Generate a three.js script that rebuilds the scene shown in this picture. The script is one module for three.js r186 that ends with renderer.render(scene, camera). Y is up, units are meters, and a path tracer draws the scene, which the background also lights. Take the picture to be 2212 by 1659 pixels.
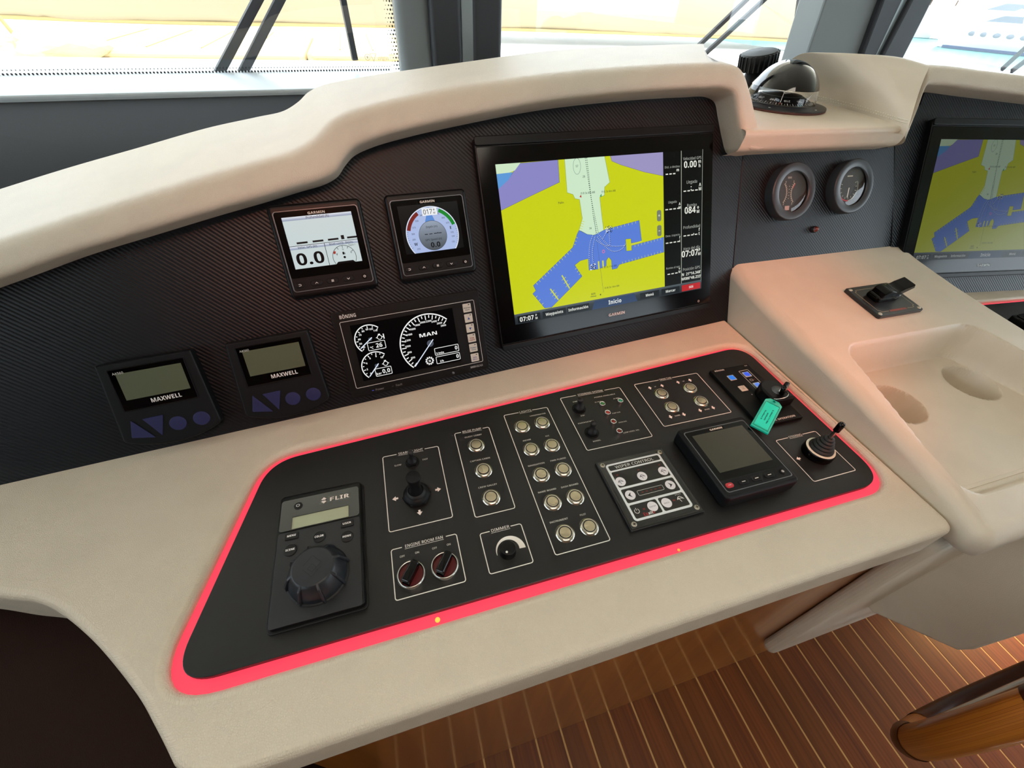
import * as THREE from 'three';
import { mergeGeometries } from 'three/addons/utils/BufferGeometryUtils.js';
import { RectAreaLightUniformsLib } from 'three/addons/lights/RectAreaLightUniformsLib.js';

// ───────────────────────── camera, sky, sun, exposure ─────────────────────────
const V = (x, y, z) => new THREE.Vector3(x, y, z);
const scene = new THREE.Scene();
const EYE = V(0, 1.225, 0);                       // metres above the cabin sole
const RIGHT = V(0.95872154, 0.04253063, 0.28114793), UP = V(0.16434375, 0.72399781, -0.66993903), BACK = V(-0.23204341, 0.68848988, 0.68712265);
const camera = new THREE.PerspectiveCamera(2 * Math.atan(829.5 / 905.17) * 180 / Math.PI, 2212 / 1659, 0.02, 400);
camera.matrixAutoUpdate = false;
camera.matrix.makeBasis(RIGHT, UP, BACK).setPosition(EYE);
camera.matrix.decompose(camera.position, camera.quaternion, camera.scale);
camera.matrixAutoUpdate = true;
scene.background = new THREE.Color(0.80, 0.92, 1.0);
scene.backgroundIntensity = 4.7;
const sun = new THREE.DirectionalLight(0xfff3e0, 9);
sun.position.set(7, 16, -5); sun.target.position.set(0.8, 0, -4);
sun.castShadow = true; sun.shadow.mapSize.set(2048, 2048);
Object.assign(sun.shadow.camera, { left: -30, right: 30, top: 30, bottom: -30, near: 1, far: 80 });
scene.add(sun, sun.target);
RectAreaLightUniformsLib.init();
const renderer = new THREE.WebGLRenderer({ antialias: true });
renderer.toneMapping = THREE.LinearToneMapping;
renderer.toneMappingExposure = 1.14;
renderer.shadowMap.enabled = true;

// ───────────────────────── measuring helpers ─────────────────────────
const ray = (x, y) => RIGHT.clone().multiplyScalar((x - 1106) / 905.17).addScaledVector(UP, -(y - 829.5) / 905.17).sub(BACK);
const hit = (x, y, P, N) => { const d = ray(x, y); return EYE.clone().addScaledVector(d, P.clone().sub(EYE).dot(N) / d.dot(N)); };
const onY = (x, y, h) => hit(x, y, V(0, h, 0), V(0, 1, 0));
const onZ = (x, y, z) => hit(x, y, V(0, 0, z), V(0, 0, 1));
const lerp = (a, b, t) => a + (b - a) * t, clamp = (x, a, b) => Math.max(a, Math.min(b, x)), sstep = (a, b, x) => { const t = clamp((x - a) / (b - a), 0, 1); return t * t * (3 - 2 * t); };
let seed = 12345; const rnd = () => { seed = (seed * 1664525 + 1013904223) % 4294967296; return seed / 4294967296; };

class Frame {                                      // a mounting plane: local x right, y up along the face, z out of the face
  constructor(o, u, v) { this.o = o; this.u = u.clone().normalize(); this.v = v.clone().normalize(); this.n = this.u.clone().cross(this.v).normalize(); this.m = new THREE.Matrix4().makeBasis(this.u, this.v, this.n).setPosition(o); }
  static lean(o, yawDeg, leanDeg) { const a = yawDeg * Math.PI / 180, l = leanDeg * Math.PI / 180; const u = V(Math.cos(a), 0, -Math.sin(a)), h = V(Math.sin(a), 0, Math.cos(a)); return new Frame(o, u, V(0, Math.cos(l), 0).addScaledVector(h, -Math.sin(l))); }
  px(x, y, e = 0) { const p = hit(x, y, this.o.clone().addScaledVector(this.n, e), this.n).sub(this.o); return [p.dot(this.u), p.dot(this.v)]; }
  w(a, b, e = 0) { return this.o.clone().addScaledVector(this.u, a).addScaledVector(this.v, b).addScaledVector(this.n, e); }
  place(o, a, b, e = 0) { o.matrix.copy(this.m).multiply(new THREE.Matrix4().makeTranslation(a, b, e)); o.matrix.decompose(o.position, o.quaternion, o.scale); return o; }
}
const PY = 0.766;                                  // height of the control panel
const PAN = new Frame(V(0, PY, 0), V(1, 0, 0), V(0, 0, -1));
const DL = Frame.lean(V(0, PY, -0.474), 5, 27);
const DC = Frame.lean(DL.w(...DL.px(1590, 480)), 0, 27);
const DR = Frame.lean(DC.w(...DC.px(1931, 420)), -8, 27);

// ───────────────────────── scene-building helpers ─────────────────────────
const used = {};
const numbered = (n) => { const k = used[n] = (used[n] ?? -1) + 1; return k ? n + '_' + String(k).padStart(3, '0') : n; };
const shade = (o) => { o.castShadow = o.receiveShadow = true; return o; };
function tag(o, label, category, group, kind) { if (label) o.userData.label = label; if (category) o.userData.category = category; if (group) o.userData.group = group; if (kind) o.userData.kind = kind; return o; }
function thing(name, label, category, frame, at = [0, 0, 0], group) { const g = new THREE.Group(); g.name = numbered(name); scene.add(g); if (frame) frame.place(g, ...at); else g.position.set(...at); return tag(g, label, category, group); }
function mesh(name, geo, m, parent = scene) { const o = shade(new THREE.Mesh(Array.isArray(geo) ? merge(geo) : geo, m)); o.name = parent === scene ? numbered(name) : name; parent.add(o); return o; }
function struct(name, geo, m) { return tag(mesh(name, geo, m), null, null, null, 'structure'); }
const merge = (l) => mergeGeometries(l.map((g) => { const q = g.index ? g.toNonIndexed() : g; for (const k of Object.keys(q.attributes)) if (!['position', 'normal', 'uv'].includes(k)) q.deleteAttribute(k); return q; }));
const T3 = (g, x = 0, y = 0, z = 0) => g.translate(x, y, z);
function rr(w, h, r, cx = 0, cy = 0) { const s = new THREE.Shape(), x = cx - w / 2, y = cy - h / 2; r = Math.min(r, w / 2 - 1e-5, h / 2 - 1e-5); s.moveTo(x + r, y); s.lineTo(x + w - r, y); s.absarc(x + w - r, y + r, r, -Math.PI / 2, 0); s.lineTo(x + w, y + h - r); s.absarc(x + w - r, y + h - r, r, 0, Math.PI / 2); s.lineTo(x + r, y + h); s.absarc(x + r, y + h - r, r, Math.PI / 2, Math.PI); s.lineTo(x, y + r); s.absarc(x + r, y + r, r, Math.PI, 1.5 * Math.PI); return s; }
function roundShape(pts, radii) { const s = new THREE.Shape(), n = pts.length, v = pts.map((p) => new THREE.Vector2(...p)); for (let i = 0; i < n; i++) { const p = v[i], a = v[(i + n - 1) % n], b = v[(i + 1) % n], r = Array.isArray(radii) ? radii[i] : radii; const A = a.clone().sub(p), B = b.clone().sub(p); const p0 = p.clone().addScaledVector(A.clone().normalize(), Math.min(r, A.length() * 0.49)), p1 = p.clone().addScaledVector(B.clone().normalize(), Math.min(r, B.length() * 0.49)); i ? s.lineTo(p0.x, p0.y) : s.moveTo(p0.x, p0.y); s.quadraticCurveTo(p.x, p.y, p1.x, p1.y); } s.closePath(); return s; }
function slab(shape, d, bev = 0.001, seg = 2, curve = 10) { bev = Math.min(bev, d / 2 - 1e-5); return new THREE.ExtrudeGeometry(shape, { depth: d - 2 * bev, bevelEnabled: bev > 0, bevelThickness: bev, bevelSize: bev, bevelOffset: -bev, bevelSegments: seg, curveSegments: curve }).translate(0, 0, bev); }
const box = (w, h, d, x = 0, y = 0, z = 0) => new THREE.BoxGeometry(w, h, d).translate(x, y, z);
const lathe = (pts, seg = 40) => new THREE.LatheGeometry(pts.map((p) => new THREE.Vector2(Math.max(p[0], 1e-5), p[1])), seg).rotateX(Math.PI / 2);
const tube = (pts, r, seg = 24, rs = 8, closed = false) => new THREE.TubeGeometry(new THREE.CatmullRomCurve3(pts, closed), seg, r, rs, closed);
const bar = (a, b, r, rs = 10) => { const d = b.clone().sub(a), g = new THREE.CylinderGeometry(r, r, d.length(), rs); g.applyQuaternion(new THREE.Quaternion().setFromUnitVectors(V(0, 1, 0), d.clone().normalize())); return g.translate(...a.clone().add(b).multiplyScalar(0.5).toArray()); };
function loft(rings, closed = false) {             // rings of points -> one surface, uv in metres
  const n = rings[0].length, pos = [], uv = [], idx = []; let s = 0;
  rings.forEach((R, i) => { if (i) s += R[Math.floor(n / 2)].distanceTo(rings[i - 1][Math.floor(n / 2)]); let t = 0; R.forEach((p, j) => { if (j) t += p.distanceTo(R[j - 1]); pos.push(p.x, p.y, p.z); uv.push(s, t); }); });
  for (let i = 0; i < rings.length - 1; i++) for (let j = 0; j < n - 1; j++) { const a = i * n + j, b = a + 1, c = a + n, d = c + 1; idx.push(a, c, b, b, c, d); }
  const g = new THREE.BufferGeometry(); g.setAttribute('position', new THREE.Float32BufferAttribute(pos, 3)); g.setAttribute('uv', new THREE.Float32BufferAttribute(uv, 2)); g.setIndex(idx); g.computeVertexNormals(); return g;
}
function roundLine(pts, radii, k = 6) { const out = [pts[0].clone()]; for (let i = 1; i < pts.length - 1; i++) { const p = pts[i], A = pts[i - 1].clone().sub(p), B = pts[i + 1].clone().sub(p), r = radii[i] ?? 0; if (!r) { out.push(p.clone()); continue; } const p0 = p.clone().addScaledVector(A.clone().normalize(), Math.min(r, A.length() * 0.48)), p1 = p.clone().addScaledVector(B.clone().normalize(), Math.min(r, B.length() * 0.48)); for (let j = 0; j <= k; j++) { const t = j / k; out.push(p0.clone().multiplyScalar((1 - t) * (1 - t)).addScaledVector(p, 2 * t * (1 - t)).addScaledVector(p1, t * t)); } } out.push(pts[pts.length - 1].clone()); return out; }

// ───────────────────────── textures and materials ─────────────────────────
function dataTex(n, f, srgb, repeatM) { const d = new Uint8Array(n * n * 4); for (let y = 0; y < n; y++) for (let x = 0; x < n; x++) { const c = f(x / n, y / n), i = (y * n + x) * 4; for (let k = 0; k < 3; k++) d[i + k] = clamp((Array.isArray(c) ? c[k] : c) * 255, 0, 255); d[i + 3] = 255; } const t = new THREE.DataTexture(d, n, n); t.wrapS = t.wrapT = THREE.RepeatWrapping; t.magFilter = THREE.LinearFilter; t.minFilter = THREE.LinearMipmapLinearFilter; t.generateMipmaps = true; if (srgb) t.colorSpace = THREE.SRGBColorSpace; if (repeatM) t.repeat.set(1 / repeatM, 1 / repeatM); t.needsUpdate = true; return t; }
const hash = (i, j, k = 0) => { let h = (i * 374761393 + j * 668265263 + k * 2147483647) | 0; h = Math.imul(h ^ (h >>> 13), 1274126177); return ((h ^ (h >>> 16)) >>> 0) / 4294967296; };
const vnoise = (x, y, p, k = 0) => { const i = Math.floor(x), j = Math.floor(y), u = x - i, v = y - j, s = u * u * (3 - 2 * u), t = v * v * (3 - 2 * v), m = (a) => ((a % p) + p) % p; return lerp(lerp(hash(m(i), m(j), k), hash(m(i + 1), m(j), k), s), lerp(hash(m(i), m(j + 1), k), hash(m(i + 1), m(j + 1), k), s), t); };
const fbm = (x, y, p, k = 0) => vnoise(x * p, y * p, p, k) * 0.5 + vnoise(x * p * 2, y * p * 2, p * 2, k + 1) * 0.3 + vnoise(x * p * 4, y * p * 4, p * 4, k + 2) * 0.2;
function worley(x, y, p) { const i = Math.floor(x * p), j = Math.floor(y * p); let a = 9, b = 9; for (let dj = -1; dj <= 1; dj++) for (let di = -1; di <= 1; di++) { const ci = i + di, cj = j + dj, m = (q) => ((q % p) + p) % p, px = ci + hash(m(ci), m(cj), 7), py = cj + hash(m(ci), m(cj), 8), d = Math.hypot(px - x * p, py - y * p); if (d < a) { b = a; a = d; } else if (d < b) b = d; } return b - a; }
const leatherBump = dataTex(512, (x, y) => { const wx = x + (vnoise(x * 12, y * 12, 12, 31) - 0.5) * 0.012, wy = y + (vnoise(x * 12, y * 12, 12, 32) - 0.5) * 0.012; return 0.25 + 0.55 * sstep(0, 0.32, worley(((wx % 1) + 1) % 1, ((wy % 1) + 1) % 1, 40)) + 0.2 * vnoise(x * 9, y * 9, 9, 3); }, false, 0.075);
const leatherTone = dataTex(256, (x, y) => { const v = 0.955 + 0.045 * fbm(x, y, 6, 4); return [v, v * 0.998, v * 0.99]; }, true, 0.31);
const CT = 0.0180;                                // carbon twill: three ribs to the tile
const twill = (x, y) => { const q = ((x + y) * 3) % 1, r = 0.5 + 0.5 * Math.sin(q * 2 * Math.PI), c = (((x - y) * 9) % 1 + 1) % 1; return clamp(0.12 + 0.78 * Math.pow(r, 0.8) * (0.8 + 0.2 * Math.sin(c * Math.PI)), 0, 1); };
const carbonBump = dataTex(256, twill, false, CT);
const carbonTone = dataTex(256, (x, y) => { const v = 0.62 + 0.38 * twill(x, y); return [v, v, v]; }, true, CT);
const grainTone = (dark, light, k, stretch) => dataTex(512, (x, y) => { const w = x + 0.03 * (vnoise(x * 4, y * 3, 4, k) - 0.5), g = 0.55 * fbm(w, y / 8, stretch, k + 3) + 0.3 * vnoise(w * 90, y * 3, 90, k + 9) + 0.15 * vnoise(w * 200, y * 8, 200, k + 5); return dark.map((d, i) => lerp(d, light[i], clamp(g * 1.5 - 0.25, 0, 1))); }, true);

const std = (color, roughness = 0.5, o = {}) => new THREE.MeshStandardMaterial({ color, roughness, ...o });
const phys = (color, roughness = 0.5, o = {}) => new THREE.MeshPhysicalMaterial({ color, roughness, ...o });
const M = {
  leather: std(0xdccfbc, 0.48, { map: leatherTone, bumpMap: leatherBump, bumpScale: 0.00042 }),
  leatherFine: std(0xdccfbc, 0.42, { map: leatherTone, bumpMap: leatherBump, bumpScale: 0.00012 }),
  
  carbon: phys(0x10131a, 0.38, { map: carbonTone, bumpMap: carbonBump, bumpScale: 0.00035, specularIntensity: 0.7 }),
  panel: std(0x171616, 0.4), panelMetal: std(0x1a1b1f, 0.4),
  black: phys(0x07080a, 0.5, { specularIntensity: 0.5 }), gloss: phys(0x040405, 0.1, { specularIntensity: 0.55 }), satin: phys(0x0a0b0d, 0.36, { specularIntensity: 0.5 }), rubber: std(0x0e0f11, 0.55), deep: std(0x030304, 0.6),
  charcoal: phys(0x0d0f12, 0.5, { specularIntensity: 0.5 }), bluekey: std(0x1c2050, 0.5), steel: std(0xd0d0cc, 0.22, { metalness: 1 }), brushed: std(0xbfb8a8, 0.32, { metalness: 1 }), chrome: std(0xe6e6e6, 0.08, { metalness: 1 }), darkSteel: std(0x6a6c70, 0.3, { metalness: 1 }),
  stitch: std(0xe4ddcc, 0.7), white: std(0xf0f0ee, 0.5), key: std(0xc9c6ba, 0.5), paper: std(0xe8e6e0, 0.7),
  deckBlack: phys(0x131211, 0.85, { specularIntensity: 0.25, bumpMap: leatherBump, bumpScale: 0.0001 }), brown: phys(0x24120a, 0.75, { specularIntensity: 0.25, bumpMap: leatherBump, bumpScale: 0.0002 }),
  ceiling: std(0xe2ddd2, 0.85), wallCream: std(0xd8cfbd, 0.8), frameGrey: std(0x84898a, 0.55), frameDark: std(0x35363a, 0.5), aluminium: std(0x9aa3a4, 0.35, { metalness: 0.5 }), sill: std(0xb9c2c8, 0.35),
  glass: phys(0xffffff, 0, { transmission: 1, thickness: 0, ior: 1.5 }), clear: phys(0xffffff, 0.02, { transmission: 1, thickness: 0, ior: 1.45 }),
  deckWhite: std(0xf2f2ee, 0.5), cream: std(0xb5a680, 0.85), canvas: std(0x8f846c, 0.9), creamDark: std(0x9a8458, 0.85), red: std(0xa8323c, 0.45), wiper: std(0x2b2d31, 0.5),
  hull: std(0xd8dcde, 0.4), navy: std(0x1a2550, 0.4), tinted: std(0x30404c, 0.15), canopy: std(0x4a4650, 0.8), redCanvas: std(0x8a0820, 0.8), water: phys(0x2f5f5c, 0.25, { specularIntensity: 0.4 }), leaf: std(0x2f5220, 0.8), thatch: std(0x8a5f28, 0.9), bark: std(0x6b4a30, 0.9),
};
M.satin.name = 'satin black';
function canvas(w, h, draw, opts = {}) { const c = document.createElement('canvas'); c.width = Math.round(w); c.height = Math.round(h); const g = c.getContext('2d'); draw(g, c.width, c.height); const t = new THREE.CanvasTexture(c); t.colorSpace = THREE.SRGBColorSpace; t.anisotropy = 8; return t; }
function txt(g, s, x, y, size, o = {}) { g.save(); g.translate(x, y); if (o.rot) g.rotate(o.rot); g.font = `${o.w ?? 'bold'} ${size}px ${o.f ?? 'sans-serif'}`; g.fillStyle = o.c ?? '#fff'; g.textAlign = o.a ?? 'center'; g.textBaseline = o.b ?? 'middle'; if (o.maxW) { const m = g.measureText(s).width; g.scale(o.maxW / m, 1); } g.fillText(s, 0, 0); g.restore(); }
function rrect(g, x, y, w, h, r) { g.beginPath(); g.moveTo(x + r, y); g.arcTo(x + w, y, x + w, y + h, r); g.arcTo(x + w, y + h, x, y + h, r); g.arcTo(x, y + h, x, y, r); g.arcTo(x, y, x + w, y, r); g.closePath(); }
function poly(g, p, fill, stroke, lw = 1) { g.beginPath(); p.forEach(([x, y], i) => i ? g.lineTo(x, y) : g.moveTo(x, y)); if (fill) { g.closePath(); g.fillStyle = fill; g.fill(); } if (stroke) { g.strokeStyle = stroke; g.lineWidth = lw; g.stroke(); } }
function decal(parent, name, w, h, x, y, z, ppm, draw, rough = 0.5) { const t = canvas(w * ppm, h * ppm, draw); const o = mesh(name, new THREE.PlaneGeometry(w, h).translate(x, y, z), std(0xffffff, rough, { map: t, transparent: true, alphaTest: 0 }), parent); o.castShadow = false; return o; }
function screen(parent, name, w, h, x, y, z, px, py, draw, glow = 1, spec = 0.35) { const t = canvas(px, py, draw); return mesh(name, new THREE.PlaneGeometry(w, h).translate(x, y, z), phys(0x020202, 0.2, { specularIntensity: spec, emissive: 0xffffff, emissiveMap: t, emissiveIntensity: glow / 1.14 }), parent); }

// ───────────────────────── cabin shell ─────────────────────────
{
  const XL = -2.1, XR = 3.9, ZB = 2.7, CH = 2.02;
  // floor: teak planks with holly strips
  const sub = struct('floor', box(XR - XL + 0.2, 0.04, ZB + 1.9, (XL + XR) / 2, -0.026, (ZB - 1.7) / 2), std(0x4a2a14, 0.6));
  const woods = [0, 1, 2, 3].map((k) => { const t = grainTone([0.36 - k * 0.015, 0.19 - k * 0.01, 0.065], [0.50 + k * 0.012, 0.285, 0.11], 40 + k * 17, 14); t.repeat.set(4, 1.1); return phys(0xffffff, 0.42, { map: t, specularIntensity: 0.6 }); });
  const holly = std(0xc79a5c, 0.4);
  const SP = 0.06012, X0 = 0.01817;
  const pg = slab(rr(SP - 0.0042, 4.4, 0.001), 0.008, 0.0004, 1, 2).rotateX(-Math.PI / 2).translate(0, -0.006, 0.45), sg = box(0.0042, 0.0076, 4.4, 0, -0.0024, 0.45);
  for (let i = -36; i <= 64; i++) { const p = mesh('plank', pg, woods[(i * 7 + 280) % 4], sub); p.position.x = X0 + (i + 0.5) * SP; const s = mesh('holly_strip', sg, holly, sub); s.position.x = X0 + i * SP; }
  const cw = (w, h, d, x, y, z) => box(w, h, d, x, y, z);
  struct('ceiling', cw(XR - XL + 0.3, 0.08, ZB + 2.0, (XL + XR) / 2, CH + 0.04, (ZB - 1.72) / 2), M.ceiling);
  // side walls with long windows, wood below; aft bulkhead with a doorway
  const teak = grainTone([0.36, 0.2, 0.09], [0.5, 0.3, 0.14], 61, 6); teak.repeat.set(0.8, 0.5); const wallWood = std(0xffffff, 0.4, { map: teak });
  for (const [side, x] of [['left', XL], ['right', XR]]) {
    struct('wall_' + side, [cw(0.06, 0.95, ZB + 1.7, x, 0.475, (ZB - 1.7) / 2), cw(0.06, 0.16, ZB + 1.7, x, CH - 0.08, (ZB - 1.7) / 2), cw(0.06, 0.95, 0.5, x, 1.42, 2.45), cw(0.06, 0.95, 0.1, x, 1.42, -1.62), cw(0.06, 0.95, 0.1, x, 1.42, 0.2), ...(side === 'left' ? [cw(0.06, 0.4, ZB + 1.7, x, 1.15, (ZB - 1.7) / 2)] : [])], wallWood);
    struct(side === 'left' ? 'window_4' : 'window_5', cw(0.006, 0.92, 3.78, x, 1.405, 0.31), M.glass);
  }
  struct('wall_back', [cw(4.0, CH, 0.06, XL + 2.0, CH / 2, ZB), cw(0.3, CH, 0.06, XR - 0.15, CH / 2, ZB), cw(1.7, 0.14, 0.06, 2.75, CH - 0.07, ZB)], wallWood);
  struct('door_1', cw(1.7, 1.86, 0.008, 2.75, 0.95, ZB), M.glass);
  struct('wall_front', [cw(XR - XL, 1.02, 0.06, (XL + XR) / 2, 0.51, -1.72)], wallWood);
}
let deckGeo;
// windscreen: sill, pillars, panes. Sill line measured on the port pane; starboard follows its own line
const GL = { a: onY(-400, 171, 1.04), b: onY(860, 152, 1.04) };
{
  const yS = 1.04, top = 2.0;
  const A = GL.a, B = GL.b, inner0 = onY(-400, 216, yS), inner1 = onY(860, 187, yS);
  const P = [V(-2.08, yS, -1.16), A, B, V(0.36, yS, -1.43), V(1.5, yS, -1.43), V(1.95, yS, -1.36), V(3.86, yS, -1.02)];
  // sill ledge
  const led = new THREE.Shape([V(-2.08, 0.86), V(inner0.x, -inner0.z), V(inner1.x, -inner1.z), V(0.4, 1.24), V(1.5, 1.24), V(3.86, 0.82), V(3.86, 1.66), V(-2.08, 1.66)].map((p) => new THREE.Vector2(p.x, p.y)));
  struct('trim_1', slab(led, 0.02, 0.006, 3).rotateX(-Math.PI / 2).translate(0, yS - 0.02, 0), M.sill);
  const pane = (n, a, b) => { const d = b.clone().sub(a), l = d.length(), g = box(l, top - yS, 0.006).translate(l / 2, (top - yS) / 2, 0); g.rotateY(-Math.atan2(d.z, d.x)).translate(a.x, yS, a.z); return struct('window_' + n, g, M.glass); };
  pane(1, P[0], P[2]); pane(2, P[3], P[4]); pane(3, P[5], P[6]);
  // pillar between port and centre panes
  const col = (name, px0, px1, z, dep, m, round = 0.008) => { const a = onZ(px0, 130, z), b = onZ(px1, 130, z), g = slab(rr(b.x - a.x, dep, round), 1.02, 0.001).rotateX(-Math.PI / 2).translate((a.x + b.x) / 2, yS - 0.02, z - dep / 2); return struct(name, g, m); };
  col('trim_2', 866, 940, -1.33, 0.09, M.frameGrey, 0.02); col('trim_3', 936, 1001, -1.30, 0.12, M.frameDark, 0.012); col('trim_4', 999, 1025, -1.305, 0.1, M.aluminium, 0.004); col('trim_5', 1022, 1084, -1.30, 0.13, M.frameDark, 0.012);
  // starboard pillar leans: build each strip as a sheared prism
  const lean = (name, pa, pb, z, dep, m) => { const q = [onZ(pa[0], pa[1], z), onZ(pb[0], pb[1], z)], top2 = [onZ(pa[2], 0, z), onZ(pb[2], 0, z)]; const ext = (b, t) => b.clone().add(t.clone().sub(b).multiplyScalar((2.0 - b.y) / (t.y - b.y))), bot = (b, t) => b.clone().add(t.clone().sub(b).multiplyScalar((yS - 0.02 - b.y) / (t.y - b.y))); const pts = [bot(q[0], top2[0]), bot(q[1], top2[1]), ext(q[1], top2[1]), ext(q[0], top2[0])]; const s = new THREE.Shape(pts.map((p) => new THREE.Vector2(p.x, p.y))); return struct(name, slab(s, dep, 0.006).translate(0, 0, z - dep), m); };
  lean('trim_6', [1746, 110, 1783], [1870, 112, 1912], -1.3, 0.1, M.frameGrey);
  lean('trim_7', [1866, 112, 1908], [1896, 114, 1950], -1.28, 0.12, M.frameDark);
  lean('trim_8', [1893, 114, 1948], [1914, 116, 1974], -1.285, 0.12, M.aluminium);
  lean('trim_9', [1910, 116, 1970], [1956, 118, 2016], -1.27, 0.14, M.frameDark);
  // dark fascia between the sill and the dashboard brow
  const q = [V(-2.06, 1.02, -0.9), V(inner0.x, 1.03, inner0.z + 0.004), V(inner1.x, 1.03, inner1.z + 0.004), V(0.6, 1.03, -1.25), V(2.0, 1.03, -1.25), V(3.8, 1.02, -0.9)], f = [V(-2.06, 0.93, -0.5), V(inner0.x, 0.93, -0.6), V(inner1.x, 0.96, -0.72), V(0.6, 0.96, -0.76), V(2.0, 0.96, -0.7), V(3.8, 0.93, -0.4)];
  const ring = q.map((p, i) => [f[i].clone().setY(0.86), f[i], p, p.clone().setY(0.86)]);
  deckGeo = loft(ring);
}

// ───────────────────────── dashboard face, brow, compass shelf ─────────────────────────
// stations along the brow: lower edge | upper front edge | back edge (null: straight back from the upper edge)
const browL = [
  [[-330, 712], [-330, 628], [-330, 515]], [[-160, 656], [-160, 572], [-160, 456]], [[0, 600], [0, 520], [0, 405]], [[150, 546], [150, 471], [150, 358]], [[300, 501], [300, 425], [300, 315]], [[450, 456], [450, 380], [450, 272]], [[560, 425], [555, 351], [555, 249]], [[640, 401], [620, 333], [612, 236]], [[697, 384], [655, 318], [645, 215]], [[727, 366], [684, 297], [664, 196]], [[744, 341], [710, 268], [692, 182]], [[765, 318], [746, 246], [735, 172]], [[810, 297], [803, 228], [803, 160]], [[900, 272], [900, 205], [900, 146]], [[1000, 250], [1000, 187], [1000, 132]], [[1200, 213], [1200, 160], [1200, 106]], [[1400, 193], [1400, 143], [1400, 96]], [[1520, 187], [1520, 138], [1520, 93]], [[1572, 187], [1576, 139], null], [[1592, 200], [1607, 152], null], [[1599, 235], [1624, 195], null], [[1607, 280], [1637, 250], null], [[1617, 316], [1646, 287], null], [[1634, 323], [1655, 288], null], [[1655, 322], [1676, 288], null],
];
const browR = [
  [[1958, 309], [1950, 276], null], [[1966, 288], [1958, 262], null], [[1985, 240], [1980, 208], null], [[1999, 200], [1996, 163], null], [[2008, 184], [2010, 144], null], [[2040, 181], [2050, 142], null], [[2120, 191], [2125, 151], null], [[2215, 203], [2220, 163], null], [[2420, 230], [2430, 188], null], [[2900, 300], [2900, 250], null],
];
const dashboard = thing('dashboard', 'black carbon-weave dashboard with cream leather brows and a compass shelf', 'dashboard');
function brow(name, label, st, fr, e1, e2, backPlaneZ, backYaw, drop) {
  const bn = V(Math.sin(backYaw), 0, Math.cos(backYaw));
  const lines = [[], [], []];
  for (const [l, u, b] of st) { lines[0].push(fr.w(...fr.px(...l, e1), e1)); const up = fr.w(...fr.px(...u, e2), e2); lines[1].push(up); lines[2].push(b ? hit(...b, V(0, 0, backPlaneZ), bn) : up.clone().add(V(0.02, drop, -0.2))); }
  const n = st.length * 6, c = lines.map((l) => new THREE.CatmullRomCurve3(l, false, 'centripetal')), rings = [];
  for (let i = 0; i <= n; i++) { const t = i / n, [l, u, b] = c.map((q) => q.getPoint(t)); const l0 = l.clone().addScaledVector(fr.n, -e1 - 0.006); rings.push(roundLine([l0, l, u, b, b.clone().add(V(0, -0.07, 0.01)), l0.clone().addScaledVector(fr.n, -0.03)], [0, 0.012, 0.016, 0.012, 0.002, 0], 7)); }
  const cap = (r) => { const s = [], c0 = r.reduce((a, p) => a.add(p), V(0, 0, 0)).multiplyScalar(1 / r.length); return loft([r, r.map(() => c0.clone())]); };
  return tag(mesh(name, [loft(rings), cap(rings[0]), cap(rings[rings.length - 1])], M.leather, dashboard), label);
}
brow('brow', 'long cream leather brow with an S-bend over the port instruments', browL, DL, 0.045, 0.036, -0.80, 5 * Math.PI / 180, 0.006);
brow('brow', 'cream leather brow curving up beside the compass shelf over the starboard display', browR, DR, 0.04, 0.034, -0.9, 0, -0.016);
{ // faces of the dashboard
  const top = browL.map(([l]) => { const p = DL.px(...l, 0); return [p[0], p[1] + 0.012]; });
  const last = top.findIndex((p) => p[0] > 0.6), jB = DL.px(1572, 692), jT = DL.px(1606, 318);
  const s = new THREE.Shape([[-0.75, -0.05], [jB[0], -0.05], jB, jT, ...top.slice(0, 18).reverse(), [-0.75, top[0][1]]].map((p) => new THREE.Vector2(...p)));
  const face = (name, label, fr, shape) => { const o = tag(mesh('face_board', slab(shape, 0.012, 0.0008).translate(0, 0, -0.012), M.carbon, dashboard), label); fr.place(o, 0, 0); return o; };
  face('dashboard_panel', 'wide black carbon-weave dashboard face behind the plotter and instruments', DL, s);
  const c = (p) => DC.px(...p), jl0 = DC.px(1572, 690), jl1 = DC.px(1606, 320);
  face('dashboard_panel', 'narrow black carbon-weave panel with two round gauges', DC, new THREE.Shape([[jl0[0] + 0.0006, jl0[1] - 0.03], [DC.px(1930, 524)[0], jl0[1] - 0.03], DC.px(1930, 524), DC.px(1932, 300), [jl1[0], jl1[1] + 0.02], [jl1[0] + 0.0006, jl1[1]]].map((p) => new THREE.Vector2(...p))));
  const r0 = DR.px(1930, 524), r1 = DR.px(1932, 300), tp = browR.map(([l]) => { const p = DR.px(...l, 0); return [p[0], p[1] + 0.01]; });
  face('dashboard_panel', 'black carbon-weave dashboard face around the starboard display', DR, new THREE.Shape([[r0[0] - 0.004, -0.35], [1.2, -0.35], [1.2, tp[9][1]], ...tp.slice(2, 9).reverse(), [r1[0] - 0.0035, tp[0][1] + 0.02], [r0[0] - 0.004, r0[1]]].map((p) => new THREE.Vector2(...p))));
}
tag(mesh('deck_cover', deckGeo, M.deckBlack, dashboard), 'dark charcoal deck between the cream brow and the windscreen sill');
const SHY = 1.0735;                                // compass shelf
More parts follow.
